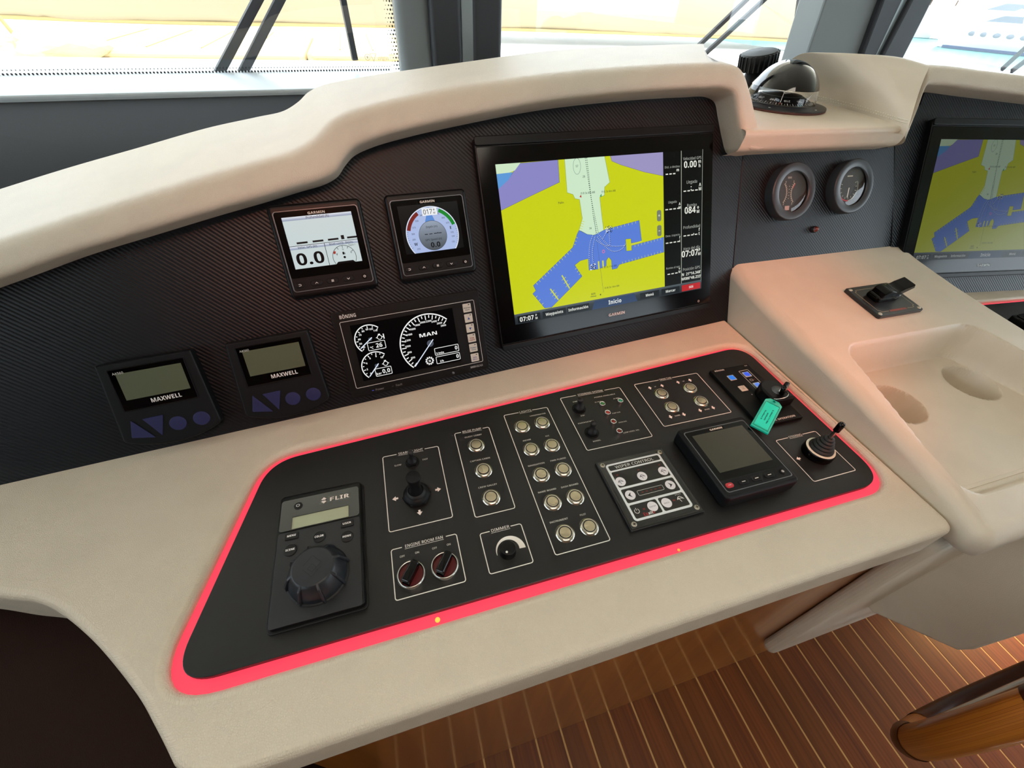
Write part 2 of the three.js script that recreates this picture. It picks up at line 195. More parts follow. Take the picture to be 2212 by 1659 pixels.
{
  const t = new THREE.Group(); t.name = 'compass_shelf'; t.userData.label = 'cream leather shelf holding the compass between the two brows'; dashboard.add(t);
  const fl = onZ(1648, 280, -0.622), fr = onZ(1951, 278, -0.622), x0 = fl.x - 0.03, x1 = fr.x + 0.016, zf = -0.62, xb1 = 1.02;
  const rings = []; for (let i = 0; i <= 20; i++) { const k = i / 20, xf = lerp(x0, x1, k), xb = lerp(x0 + 0.02, xb1, k); rings.push(roundLine([V(xf, SHY - 0.06, -0.69), V(xf, SHY - 0.031, zf - 0.006), V(xf, SHY, zf), V(xb, SHY, -0.97), V(xb, SHY - 0.02, -0.97)], [0, 0.008, 0.01, 0.004, 0], 5)); }
  mesh('shelf_top', loft(rings), M.leatherFine, t);
  // sloping inner wall rising to the starboard brow
  const A = onY(1752, 213, SHY), B = onY(1945, 270, SHY), wr = []; const top = [[1705, 128], [1734, 111], [1790, 109], [1860, 112], [1945, 120], [2010, 138]];
  const tc = new THREE.CatmullRomCurve3(top.map(([x, y], i) => onZ(x, y, lerp(-0.88, -0.70, i / 5)))), bc = new THREE.CatmullRomCurve3([[1700, 195], [1752, 213], [1850, 240], [1945, 270], [1962, 276]].map(([x, y]) => onY(x, y, SHY + 0.001)));
  for (let i = 0; i <= 30; i++) { const a = bc.getPoint(i / 30), b = tc.getPoint(i / 30), mid = a.clone().lerp(b, 0.5).add(V(-0.01, 0.012, 0)); wr.push(roundLine([a.clone().add(V(0, -0.012, 0)), a, mid, b, b.clone().add(V(0.06, -0.03, -0.02))], [0, 0.004, 0.06, 0.012, 0], 6)); }
  mesh('side_wall', loft(wr), M.leatherFine, t);
  // double row of stitches along the seam, and the seams of the lip
  const st = new THREE.CapsuleGeometry(0.0006, 0.0026, 2, 6).rotateZ(Math.PI / 2), list = [];
  for (let i = 0; i < 56; i++) for (const off of [0.007, 0.0125]) { const k = 0.2 + i / 56 * 0.74, p = bc.getPoint(k), d = bc.getTangent(k), b = tc.getPoint(k), up = p.clone().lerp(b, 0.5).add(V(-0.01, 0.012, 0)).sub(p).normalize(), nn = d.clone().cross(up).normalize(); if (nn.dot(EYE.clone().sub(p)) < 0) nn.negate(); const g = st.clone().applyQuaternion(new THREE.Quaternion().setFromUnitVectors(V(1, 0, 0), d)), q = p.clone().addScaledVector(up, off).addScaledVector(nn, 0.0006); list.push(g.translate(q.x, q.y, q.z)); }
  mesh('seam_stitching', list, M.stitch, t).userData.kind = 'stuff';
}

// ───────────────────────── port console ─────────────────────────
const panelPts = [[-0.191, 0.3915], [0.591, 0.4545], [0.589, 0.158], [-0.2495, 0.158]];  // x, -z
const offset = (pts, d) => { const n = pts.length, c = [0.2, 0.3]; return pts.map((p, i) => { const a = pts[(i + n - 1) % n], b = pts[(i + 1) % n]; const nrm = (u, v) => { const dx = v[0] - u[0], dy = v[1] - u[1], l = Math.hypot(dx, dy); let nx = dy / l, ny = -dx / l; if (nx * (u[0] - c[0]) + ny * (u[1] - c[1]) < 0) { nx = -nx; ny = -ny; } return [nx, ny]; }; const n1 = nrm(a, p), n2 = nrm(p, b), k = d[i] / (1 + n1[0] * n2[0] + n1[1] * n2[1]); return [p[0] + (n1[0] + n2[0]) * k, p[1] + (n1[1] + n2[1]) * k]; }); };
const channelPts = offset(panelPts, [0.009, 0.008, 0.010, 0.0125]);
const radii = [0.035, 0.04, 0.04, 0.04];
{
  const LT = PY + 0.003, s = new THREE.Shape();
  const bay = [[-0.62, 0.335], [-0.5, 0.315], [-0.4235, 0.2856], [-0.379, 0.2655], [-0.328, 0.2215], [-0.277, 0.1655], [-0.2515, 0.1315], [-0.2306, 0.101]];
  s.moveTo(-1.0, 0.36); s.lineTo(-0.8, 0.352); s.splineThru(bay.map((p) => new THREE.Vector2(...p))); s.quadraticCurveTo(-0.21, 0.08, -0.18, 0.08);
  s.lineTo(0.598, 0.08); s.quadraticCurveTo(0.6135, 0.08, 0.6135, 0.1); s.lineTo(0.6135, 0.54); s.lineTo(-1.0, 0.405); s.closePath();
  const hole = roundShape(channelPts, [0.04, 0.045, 0.05, 0.062]); s.holes.push(new THREE.Path(hole.getPoints(10)));
  const helm = thing('helm_console', 'cream leather helm console over a varnished wood cabinet, around the glowing control panel', 'console');
  mesh('leather_top', slab(s, 0.062, 0.0085, 5, 16).rotateX(-Math.PI / 2).translate(0, LT - 0.062, 0), M.leather, helm);
  // glowing channel below the panel
  const ring = roundShape(offset(channelPts, [0.004, 0.004, 0.004, 0.004]), radii.map((r) => r + 0.012)); ring.holes.push(new THREE.Path(roundShape(offset(panelPts, [-0.02, -0.02, -0.02, -0.02]), 0.03).getPoints(8)));
  const led = mesh('led_light_strip', slab(ring, 0.006, 0.0008, 1, 12).rotateX(-Math.PI / 2).translate(0, PY - 0.0125, 0), std(0x701018, 0.5, { emissive: new THREE.Color(1.0, 0.045, 0.085), emissiveIntensity: 1.1 }));
  tag(led, 'glowing red light strip around the edge of the large control panel', 'light strip');
  const L = (cx, cz, w, d, rot) => { const a = new THREE.RectAreaLight(new THREE.Color(1, 0.05, 0.1), 1.2, w, d); a.position.set(cx, PY - 0.004, cz); a.rotation.set(-Math.PI / 2, 0, rot); a.rotation.x = Math.PI / 2; scene.add(a); };
  L(0.17, -0.1515, 0.76, 0.008, 0); L(0.2, -0.428, 0.74, 0.004, 0);
  // two diodes showing in the channel
  for (const [x, y, n] of [[945, 1338, 'left'], [1467, 1187, 'right']]) { const p = onY(x, y, PY - 0.005); const d = thing('led_light', n === 'left' ? 'bright amber diode in the red channel in front of the fan switches' : 'small amber diode in the red channel below the wiper control', 'diode', null, [p.x, PY - 0.0065, p.z]); mesh('lens', new THREE.SphereGeometry(n === 'left' ? 0.0026 : 0.0017, 16, 12), std(0xff7a30, 0.3, { emissive: new THREE.Color(1, 0.24, 0.03), emissiveIntensity: n === 'left' ? 2.2 : 1.2 }), d); }
  // cabinet front and footwell
  const ct = grainTone([0.56, 0.32, 0.11], [0.74, 0.47, 0.19], 90, 6); ct.repeat.set(1.2, 0.7);
  const wood = phys(0xffffff, 0.3, { map: ct, clearcoat: 0.7, clearcoatRoughness: 0.12 });
  const cab = new THREE.Shape(); cab.moveTo(-0.17, 0.098); cab.lineTo(1.9, 0.098); cab.lineTo(1.9, 0.3); cab.lineTo(0.613, 0.3); cab.lineTo(0.613, 0.5); cab.lineTo(-0.19, 0.44); cab.closePath();
  tag(mesh('wood_cabinet', slab(cab, 0.70, 0.002, 1, 20).rotateX(-Math.PI / 2).translate(0, 0.0025, 0), wood, helm), 'varnished honey-coloured wood cabinet');
  // dark brown seat back standing in the bay at the lower left
  const bs = new THREE.Shape(); bs.moveTo(-1.1, 0.41); bs.lineTo(-0.25, 0.40); bs.lineTo(-0.195, 0.12); bs.lineTo(-0.195, 0.02); bs.lineTo(-0.3, -0.15); bs.lineTo(-1.1, -0.15); bs.closePath();
  tag(mesh('companion_seat', slab(bs, 0.69, 0.02, 5, 14).rotateX(-Math.PI / 2).translate(0, 0.0025, 0), M.brown), 'dark brown leather seat tucked into the bay of the console', 'seat');
}

// ───────────────────────── centre pod ─────────────────────────
const podProfile = [[-0.62, 0.868], [-0.588, 0.8635], [-0.535, 0.852], [-0.446, 0.8395], [-0.3725, 0.832], [-0.308, 0.8265], [-0.247, 0.819], [-0.194, 0.812], [-0.1466, 0.8045], [-0.114, 0.797], [-0.087, 0.789], [-0.05, 0.776]];
const podY = (z) => { for (let i = 1; i < podProfile.length; i++) if (z <= podProfile[i][0]) { const a = podProfile[i - 1], b = podProfile[i]; return lerp(a[1], b[1], (z - a[0]) / (b[0] - a[0])); } return podProfile[podProfile.length - 1][1]; };
{
  const t = thing('throttle_pod', 'raised cream leather pod with a recessed tray between the two helms', 'console pod');
  const x0 = 0.6155, x1 = 1.058, z0 = -0.612, z1 = -0.052, r = 0.019, dx = 0.003;
  const tray = [[0.668, -0.349], [0.965, -0.349], [1.012, -0.104], [0.634, -0.104]];
  const sdPoly = (x, z) => { let d = 1e9, s = 1; for (let i = 0, j = 3; i < 4; j = i++) { const e = [tray[j][0] - tray[i][0], tray[j][1] - tray[i][1]], w = [x - tray[i][0], z - tray[i][1]], k = clamp((w[0] * e[0] + w[1] * e[1]) / (e[0] * e[0] + e[1] * e[1]), 0, 1); d = Math.min(d, Math.hypot(w[0] - e[0] * k, w[1] - e[1] * k)); const c1 = z >= tray[i][1], c2 = z < tray[j][1], c3 = e[0] * w[1] > e[1] * w[0]; if ((c1 && c2 && c3) || (!c1 && !c2 && !c3)) s = -s; } return s * d; };
  const inset = 0.035; // rounding of the tray corners
  const cx = (tray[0][0] + tray[1][0]) / 2, cz = -0.2265;
  const sdTray = (x, z) => { const k = 0.84, kz = 0.72; const px = cx + (x - cx) / k, pz = cz + (z - cz) / kz; const d = sdPoly(px, pz); return Math.max(d * 0.8, -1) ; };
  // rounded tray: distance to an inner quad minus a radius
  const quad = tray.map(([x, z]) => [x + (x < cx ? 1 : -1) * inset, z + (z < cz ? 1 : -1) * inset]);
  const sdQ = (x, z) => { let d = 1e9, s = 1; for (let i = 0, j = 3; i < 4; j = i++) { const e = [quad[j][0] - quad[i][0], quad[j][1] - quad[i][1]], w = [x - quad[i][0], z - quad[i][1]], k = clamp((w[0] * e[0] + w[1] * e[1]) / (e[0] * e[0] + e[1] * e[1]), 0, 1); d = Math.min(d, Math.hypot(w[0] - e[0] * k, w[1] - e[1] * k)); const c1 = z >= quad[i][1], c2 = z < quad[j][1], c3 = e[0] * w[1] > e[1] * w[0]; if ((c1 && c2 && c3) || (!c1 && !c2 && !c3)) s = -s; } return s * d - inset; };
  const cups = [onY(2097, 826, 0.765), onY(1938, 872, 0.765)];
  const topY = (x, z) => { const y = podY(z), d = sdQ(x, z), fl = lerp(0.766, 0.764, clamp((z + 0.35) / 0.25, 0, 1)); let k = sstep(0.004, -0.008, d), h = lerp(y, fl, k); for (const c of cups) h -= 0.05 * sstep(0.002, -0.005, Math.hypot(x - c.x, z - c.z) - 0.039) * k; return h; };
  const nx = Math.round((x1 - x0 - 2 * r) / dx), nz = Math.round((z1 - z0 - 2 * r) / dx), rows = [];
  for (let j = 0; j <= nz; j++) { const row = []; for (let i = 0; i <= nx; i++) { const x = lerp(x0 + r, x1 - r, i / nx), z = lerp(z0 + r, z1 - r, j / nz); row.push(V(x, topY(x, z), z)); } rows.push(row); }
  const top = loft(rows); { const p = top.attributes.position, u = top.attributes.uv; for (let i = 0; i < p.count; i++) u.setXY(i, p.getX(i), p.getZ(i)); }
  // rounded shoulders and skirt
  const per = []; const add = (x, z, n) => per.push([x, z, n]); const st = 40;
  for (let i = 0; i <= st; i++) add(lerp(x0 + r, x1 - r, i / st), z0 + r, V(0, 0, -1)); for (let i = 1; i < 6; i++) { const a = i / 6 * Math.PI / 2; add(x1 - r, z0 + r, V(Math.sin(a), 0, -Math.cos(a))); }
  for (let i = 0; i <= st; i++) add(x1 - r, lerp(z0 + r, z1 - r, i / st), V(1, 0, 0)); for (let i = 1; i < 6; i++) { const a = i / 6 * Math.PI / 2; add(x1 - r, z1 - r, V(Math.cos(a), 0, Math.sin(a))); }
  for (let i = 0; i <= st; i++) add(lerp(x1 - r, x0 + r, i / st), z1 - r, V(0, 0, 1)); for (let i = 1; i < 6; i++) { const a = i / 6 * Math.PI / 2; add(x0 + r, z1 - r, V(-Math.sin(a), 0, Math.cos(a))); }
  for (let i = 0; i <= st; i++) add(x0 + r, lerp(z1 - r, z0 + r, i / st), V(-1, 0, 0)); for (let i = 1; i <= 6; i++) { const a = i / 6 * Math.PI / 2; add(x0 + r, z0 + r, V(-Math.cos(a), 0, -Math.sin(a))); }
  const rings = []; for (let k = 0; k <= 6; k++) { const a = k / 6 * Math.PI / 2; rings.push(per.map(([x, z, n]) => V(x + n.x * r * Math.sin(a), podY(z) - r * (1 - Math.cos(a)), z + n.z * r * Math.sin(a)))); }
  for (const y of [0.76, 0.742]) rings.push(per.map(([x, z, n]) => V(x + n.x * r, y, z + n.z * r))); rings.push(per.map(([x, z, n]) => V(x + n.x * (r - 0.012), 0.732, z + n.z * (r - 0.012)))); rings.push(per.map(([x, z, n]) => V(x + n.x * (r - 0.04), 0.732, z + n.z * (r - 0.04))));
  mesh('pod_cover', [top, loft(rings.reverse())], M.leatherFine, t);
  mesh('front_apron', slab(rr(0.43, 0.51, 0.03), 0.0262, 0.0125, 5).translate(0.838, 0.474, -0.0973), M.leatherFine, t);
  mesh('tray_mat', slab(rr(0.33, 0.005, 0.002), 0.001, 0.0002, 1).rotateX(-Math.PI / 2).translate(0.83, 0.7642, -0.121), M.leatherFine, t);
}

// ───────────────────────── the control panel ─────────────────────────
{
  const t = thing('control_panel', 'large black control panel with white legends, push buttons and switches', 'control panel', PAN);
  mesh('plate', slab(roundShape(panelPts, radii), 0.0065, 0.0008, 2, 14).translate(0, 0, -0.0065), M.panel, t);
  const PPM = 8800, E = 0.0003;
  // printed legends: bounds x0,x1,y0,y1 in panel metres (y away from the helmsman)
  function legend(x0, x1, y0, y1, title, gap, items, boxed = true) {
    const pad = 0.006, W = x1 - x0 + 2 * pad, H = y1 - y0 + 2 * pad;
    decal(t, 'printed_legend', W, H, (x0 + x1) / 2, (y0 + y1) / 2, E, PPM, (g) => {
      const X = (x) => (x - x0 + pad) * PPM, Y = (y) => (y1 + pad - y) * PPM, m = PPM / 1000;
      g.strokeStyle = g.fillStyle = '#f2efe8'; g.lineWidth = 1.05 * m; g.lineCap = 'round';
      if (boxed) { const r = 2.6 * m, cx = X(title[1]), gw = gap / 2 * PPM; g.beginPath(); g.moveTo(cx + gw, Y(y1)); g.arcTo(X(x1), Y(y1), X(x1), Y(y0), r); g.arcTo(X(x1), Y(y0), X(x0), Y(y0), r); g.arcTo(X(x0), Y(y0), X(x0), Y(y1), r); g.arcTo(X(x0), Y(y1), cx - gw, Y(y1), r); g.lineTo(cx - gw, Y(y1)); g.stroke(); }
      if (title) { txt(g, title[0], X(title[1]), Y(y1) - 0.3 * m, title[2] * m, { w: 'normal', c: '#f4f1ea', maxW: gap * PPM * 0.86 }); g.lineWidth = 0.45 * m; g.beginPath(); g.moveTo(X(title[1]) - gap * PPM * 0.43, Y(y1) + title[2] * 0.55 * m); g.lineTo(X(title[1]) + gap * PPM * 0.43, Y(y1) + title[2] * 0.55 * m); g.stroke(); }
      for (const it of items) {
        if (it[0] === 'arrow') { const [, x, y, a, k = 1] = it; g.save(); g.translate(X(x), Y(y)); g.rotate(a); const s = m * k; poly(g, [[0, -4 * s], [3.4 * s, 0.4 * s], [1.3 * s, 0.4 * s], [1.3 * s, 3.2 * s], [-1.3 * s, 3.2 * s], [-1.3 * s, 0.4 * s], [-3.4 * s, 0.4 * s]], '#f6e9e4'); g.restore(); }
        else if (it[0] === 'wedge') { const [, x, y] = it; g.fillStyle = '#f4f1ea'; g.beginPath(); const N = 30; for (let i = 0; i <= N; i++) { const a = Math.PI * (1.04 - i / N * 1.06), r = 0.0158 + 0.0022 * i / N; g.lineTo(X(x + 0.001 + Math.cos(a) * r), Y(y + Math.sin(a) * r)); } for (let i = N; i >= 0; i--) { const a = Math.PI * (1.04 - i / N * 1.06), r = 0.0152 - 0.0045 * i / N; g.lineTo(X(x + 0.001 + Math.cos(a) * r), Y(y + Math.sin(a) * r)); } g.fill(); }
        else txt(g, it[0], X(it[1]), Y(it[2]), (it[3] ?? 3.1) * m, { w: 'normal', c: '#efece4', maxW: it[4] ? it[4] * PPM : 0 });
      }
    });
  }
  const PI = Math.PI;
  legend(-0.0513, 0.0221, 0.2552, 0.3639, ['SEARCHLIGHT', -0.0148, 5], 0.038, [['SLOW', -0.0333, 0.346, 3.4], ['FAST', 0.0022, 0.3467, 3.4], ['arrow', -0.0405, 0.297, -PI / 2], ['arrow', 0.011, 0.2968, PI / 2], ['arrow', -0.0147, 0.2715, PI]]);
  legend(-0.0510, 0.0220, 0.1786, 0.2335, ['ENGINE ROOM FAN', -0.0146, 5], 0.05, [['OFF', -0.0398, 0.2231, 3.2], ['ON', -0.0237, 0.2232, 3.2], ['OFF', -0.0045, 0.2231, 3.2], ['ON', 0.0115, 0.2232, 3.2]]);
  legend(0.0476, 0.0971, 0.2475, 0.3800, ['BILGE PUMP', 0.0724, 4.6], 0.032, [['GUEST LOBBY', 0.0721, 0.3695, 3, 0.0245], ['CAPTAIN CABIN', 0.0722, 0.3276, 3, 0.0275], ['CREW GALLEY', 0.0721, 0.2859, 3, 0.0245]]);
  legend(0.1238, 0.1917, 0.1797, 0.3963, ['LIGHTS', 0.1573, 4.8], 0.022, [['UNDERWATER', 0.173, 0.3853, 2.8, 0.025], ['ANCHOR', 0.1427, 0.3436, 3], ['NUC', 0.1732, 0.3437, 3], ['NAVIGATION', 0.1424, 0.3015, 3, 0.0235], ['FWD FLOOD', 0.1735, 0.3018, 3, 0.0225], ['NAME BOARD', 0.1428, 0.2602, 3, 0.0245], ['DASH BOARD', 0.1733, 0.2597, 3, 0.024], ['INSTRUMENT', 0.1425, 0.2181, 3, 0.0235], ['PILOT', 0.1734, 0.2178, 3]]);
  legend(0.0480, 0.0975, 0.1789, 0.2263, ['DIMMER', 0.0723, 5], 0.026, [['wedge', 0.0755, 0.1985]]);
  legend(0.2179, 0.3200, 0.3056, 0.4092, ['STEERING SYSTEM', 0.2688, 4.6], 0.05, [['POWER AVAILABLE', 0.2882, 0.3975, 2.8, 0.036], ['DC VOLT', 0.2722, 0.3878, 2.8], ['AC VOLT', 0.3037, 0.3879, 2.8], ['START', 0.2378, 0.3968, 2.8], ['STOP', 0.2377, 0.3672, 2.8], ['EMERGENCY', 0.2372, 0.3541, 2.8, 0.0255], ['NORMAL', 0.2382, 0.3181, 3], ['PUMP RUN', 0.2895, 0.3601, 2.7], ['OVERLOAD', 0.2905, 0.3411, 2.7], ['LOW LEVEL OIL', 0.2945, 0.3216, 2.7, 0.026]]);
  legend(0.3461, 0.4644, 0.3176, 0.4093, ['TRIM TAB', 0.4039, 4.6], 0.026, [['arrow', 0.3676, 0.396, 0, 0.95], ['UP', 0.3777, 0.3967, 2.8], ['arrow', 0.39, 0.3959, 0, 0.95], ['arrow', 0.4203, 0.3966, 0, 0.95], ['UP', 0.4307, 0.3968, 2.8], ['arrow', 0.4428, 0.3963, 0, 0.95], ['arrow', 0.3662, 0.3325, PI, 0.95], ['DOWN', 0.3778, 0.3319, 3], ['arrow', 0.389, 0.3318, PI, 0.95], ['arrow', 0.4184, 0.3328, PI, 0.95], ['DOWN', 0.4306, 0.3321, 3], ['arrow', 0.442, 0.3329, PI, 0.95]]);
  legend(0.4910, 0.5633, 0.1822, 0.2534, ['STEERING', 0.5261, 4.6], 0.027, [['arrow', 0.4998, 0.2186, -PI / 2, 0.95], ['arrow', 0.5575, 0.2186, PI / 2, 0.95]]);
  // push buttons
  const bezelG = lathe([[0.0118, 0], [0.0118, 0.0014], [0.0094, 0.0031], [0.0082, 0.0032], [0.0077, 0.0027], [0.0001, 0.0026]]), grooveG = lathe([[0.0078, 0.0026], [0.0078, 0.0031], [0.0066, 0.0031], [0.0066, 0.0026]]), capG = lathe([[0.0067, 0.0024], [0.0067, 0.0033], [0.0061, 0.0036], [0.0001, 0.0037]]);
  const capM = phys(0xcfc2a4, 0.34, { metalness: 1, anisotropy: 0.85 }), bezM = std(0xcfc9bb, 0.2, { metalness: 1 }), groM = std(0x14110e, 0.5);
  { const p = capG.attributes.position, u = capG.attributes.uv; for (let i = 0; i < p.count; i++) u.setXY(i, Math.atan2(p.getY(i), p.getX(i)) / (2 * PI) + 0.5, Math.hypot(p.getX(i), p.getY(i)) * 50); }
  for (const [x, y] of [[0.0725, 0.3522], [0.0725, 0.3101], [0.0722, 0.2688], [0.1435, 0.3687], [0.1742, 0.3688], [0.1436, 0.3269], [0.1737, 0.3263], [0.1432, 0.2845], [0.174, 0.2848], [0.1435, 0.2428], [0.1738, 0.2426], [0.1436, 0.2011], [0.1743, 0.2012], [0.3787, 0.3796], [0.379, 0.3494], [0.4317, 0.3799], [0.4314, 0.3493]]) { const b = mesh('push_button', bezelG, bezM, t); b.position.set(x, y, 0); mesh('groove_ring', grooveG, groM, b); mesh('button_cap', capG, capM, b); }
  // toggle switches with rubber boots
  const hex = (r, h, b = 0.0006) => slab(new THREE.Shape([0, 1, 2, 3, 4, 5].map((i) => new THREE.Vector2(Math.cos(i * PI / 3) * r, Math.sin(i * PI / 3) * r))), h, b);
  const toggle = (x, y, k, h) => { const n = mesh('toggle_switch', [lathe([[0.0105 * k, 0], [0.0105 * k, 0.0012], [0.001, 0.0013]]), hex(0.0092 * k, 0.0042)], M.black, t); n.position.set(x, y, 0); const s = mesh('rubber_boot', lathe([[0.0072 * k, 0.0035], [0.0068 * k, 0.006], [0.0048 * k, 0.0078], [0.0044 * k, h * 0.5], [0.0034 * k, h * 0.58], [0.0036 * k, h * 0.7], [0.0043 * k, h * 0.82], [0.0038 * k, h * 0.95], [0.0001, h]], 24), M.rubber, n); s.rotation.x = -0.06; };
  toggle(-0.0145, 0.3455, 0.86, 0.0235); toggle(0.2378, 0.3815, 1, 0.0215); toggle(0.2372, 0.3335, 1, 0.0225);
  // searchlight joystick
  { const j = mesh('searchlight_joystick', [hex(0.0175, 0.004, 0.001), lathe([[0.0162, 0.003], [0.0158, 0.0065], [0.0125, 0.009], [0.0115, 0.0095]])], M.charcoal, t); j.position.set(-0.015, 0.2945, 0); mesh('boot', lathe([[0.0118, 0.008], [0.0122, 0.0105], [0.0098, 0.0125], [0.0092, 0.0132]]), M.rubber, j); mesh('stick', lathe([[0.009, 0.011], [0.0072, 0.016], [0.0064, 0.024], [0.0066, 0.031], [0.0082, 0.038], [0.0086, 0.0405], [0.0078, 0.0423], [0.0001, 0.0428]]), M.charcoal, j); }
  // rotary fan switches
  for (const [x, y] of [[-0.0322, 0.1985], [0.0032, 0.1985]]) { const s = mesh('rotary_switch', lathe([[0.0148, 0], [0.0152, 0.002], [0.0152, 0.0065], [0.0142, 0.0082], [0.0132, 0.0084], [0.0124, 0.0072], [0.012, 0.0055]]), M.steel, t); s.position.set(x, y, 0); mesh('red_disc', lathe([[0.0122, 0.0055], [0.0001, 0.0056]]), std(0x5a0d12, 0.35), s); const kn = slab(roundShape([[-0.0046, -0.0115], [0.0046, -0.0115], [0.0046, 0.0095], [0.003, 0.0118], [-0.003, 0.0118], [-0.0046, 0.0095]], 0.0015), 0.0125, 0.0018, 3).translate(0, 0, 0.005); mesh('knob', kn, M.gloss, s).rotation.z = -0.62; }
  // dimmer
  { const d = mesh('dimmer_knob', lathe([[0.0092, 0], [0.0094, 0.001], [0.0088, 0.0098], [0.0078, 0.0112], [0.0001, 0.0113]]), M.satin, t); d.position.set(0.0735, 0.1975, 0); mesh('pointer_dot', lathe([[0.0013, 0.0114], [0.0001, 0.0117]], 16).translate(-0.003, -0.0045, 0), M.white, d); }
  // indicator lamps
  for (const [x, y, c] of [[0.2742, 0.3785, 0x2e7a3a], [0.3042, 0.3778, 0x2a9a78], [0.2742, 0.3600, 0xa02820], [0.2744, 0.3415, 0x7a1a16], [0.2746, 0.3230, 0x6a1612]]) { const i = mesh('indicator_lamp', lathe([[0.0046, 0], [0.0046, 0.0058], [0.0042, 0.0064], [0.0034, 0.0064], [0.0032, 0.0054]], 24), M.chrome, t); i.position.set(x, y, 0); mesh('lens', lathe([[0.0033, 0.0050], [0.0024, 0.0060], [0.0001, 0.0063]], 20), phys(c, 0.15, { clearcoat: 1 }), i); }
  // steering lever
  { const s = mesh('steering_lever', lathe([[0.0195, 0], [0.0200, 0.0015], [0.0200, 0.0105], [0.0188, 0.0122], [0.0180, 0.0122]]), M.gloss, t); s.position.set(0.5315, 0.2195, 0); mesh('white_ring', lathe([[0.0188, 0.0118], [0.0182, 0.0130], [0.0158, 0.0132], [0.0150, 0.0118]]), std(0xe0dac6, 0.4), s); const b = [[0.0158, 0.0112]]; for (let k = 0; k < 4; k++) { const r = 0.0156 - k * 0.0021, z = 0.0145 + k * 0.0046; b.push([r, z], [r - 0.0004, z + 0.0014], [r - 0.0026, z + 0.0026], [r - 0.0026, z + 0.0034]); } b.push([0.0068, 0.0325], [0.0062, 0.0345], [0.0036, 0.0352], [0.003, 0.0352]); mesh('bellows', lathe(b), M.rubber, s); mesh('rod', lathe([[0.0026, 0.03], [0.0026, 0.0525]], 16), M.steel, s); mesh('grip_tip', lathe([[0.0027, 0.0485], [0.0040, 0.0495], [0.0043, 0.061], [0.0034, 0.0642], [0.0001, 0.0650]], 20), M.gloss, s); }
}

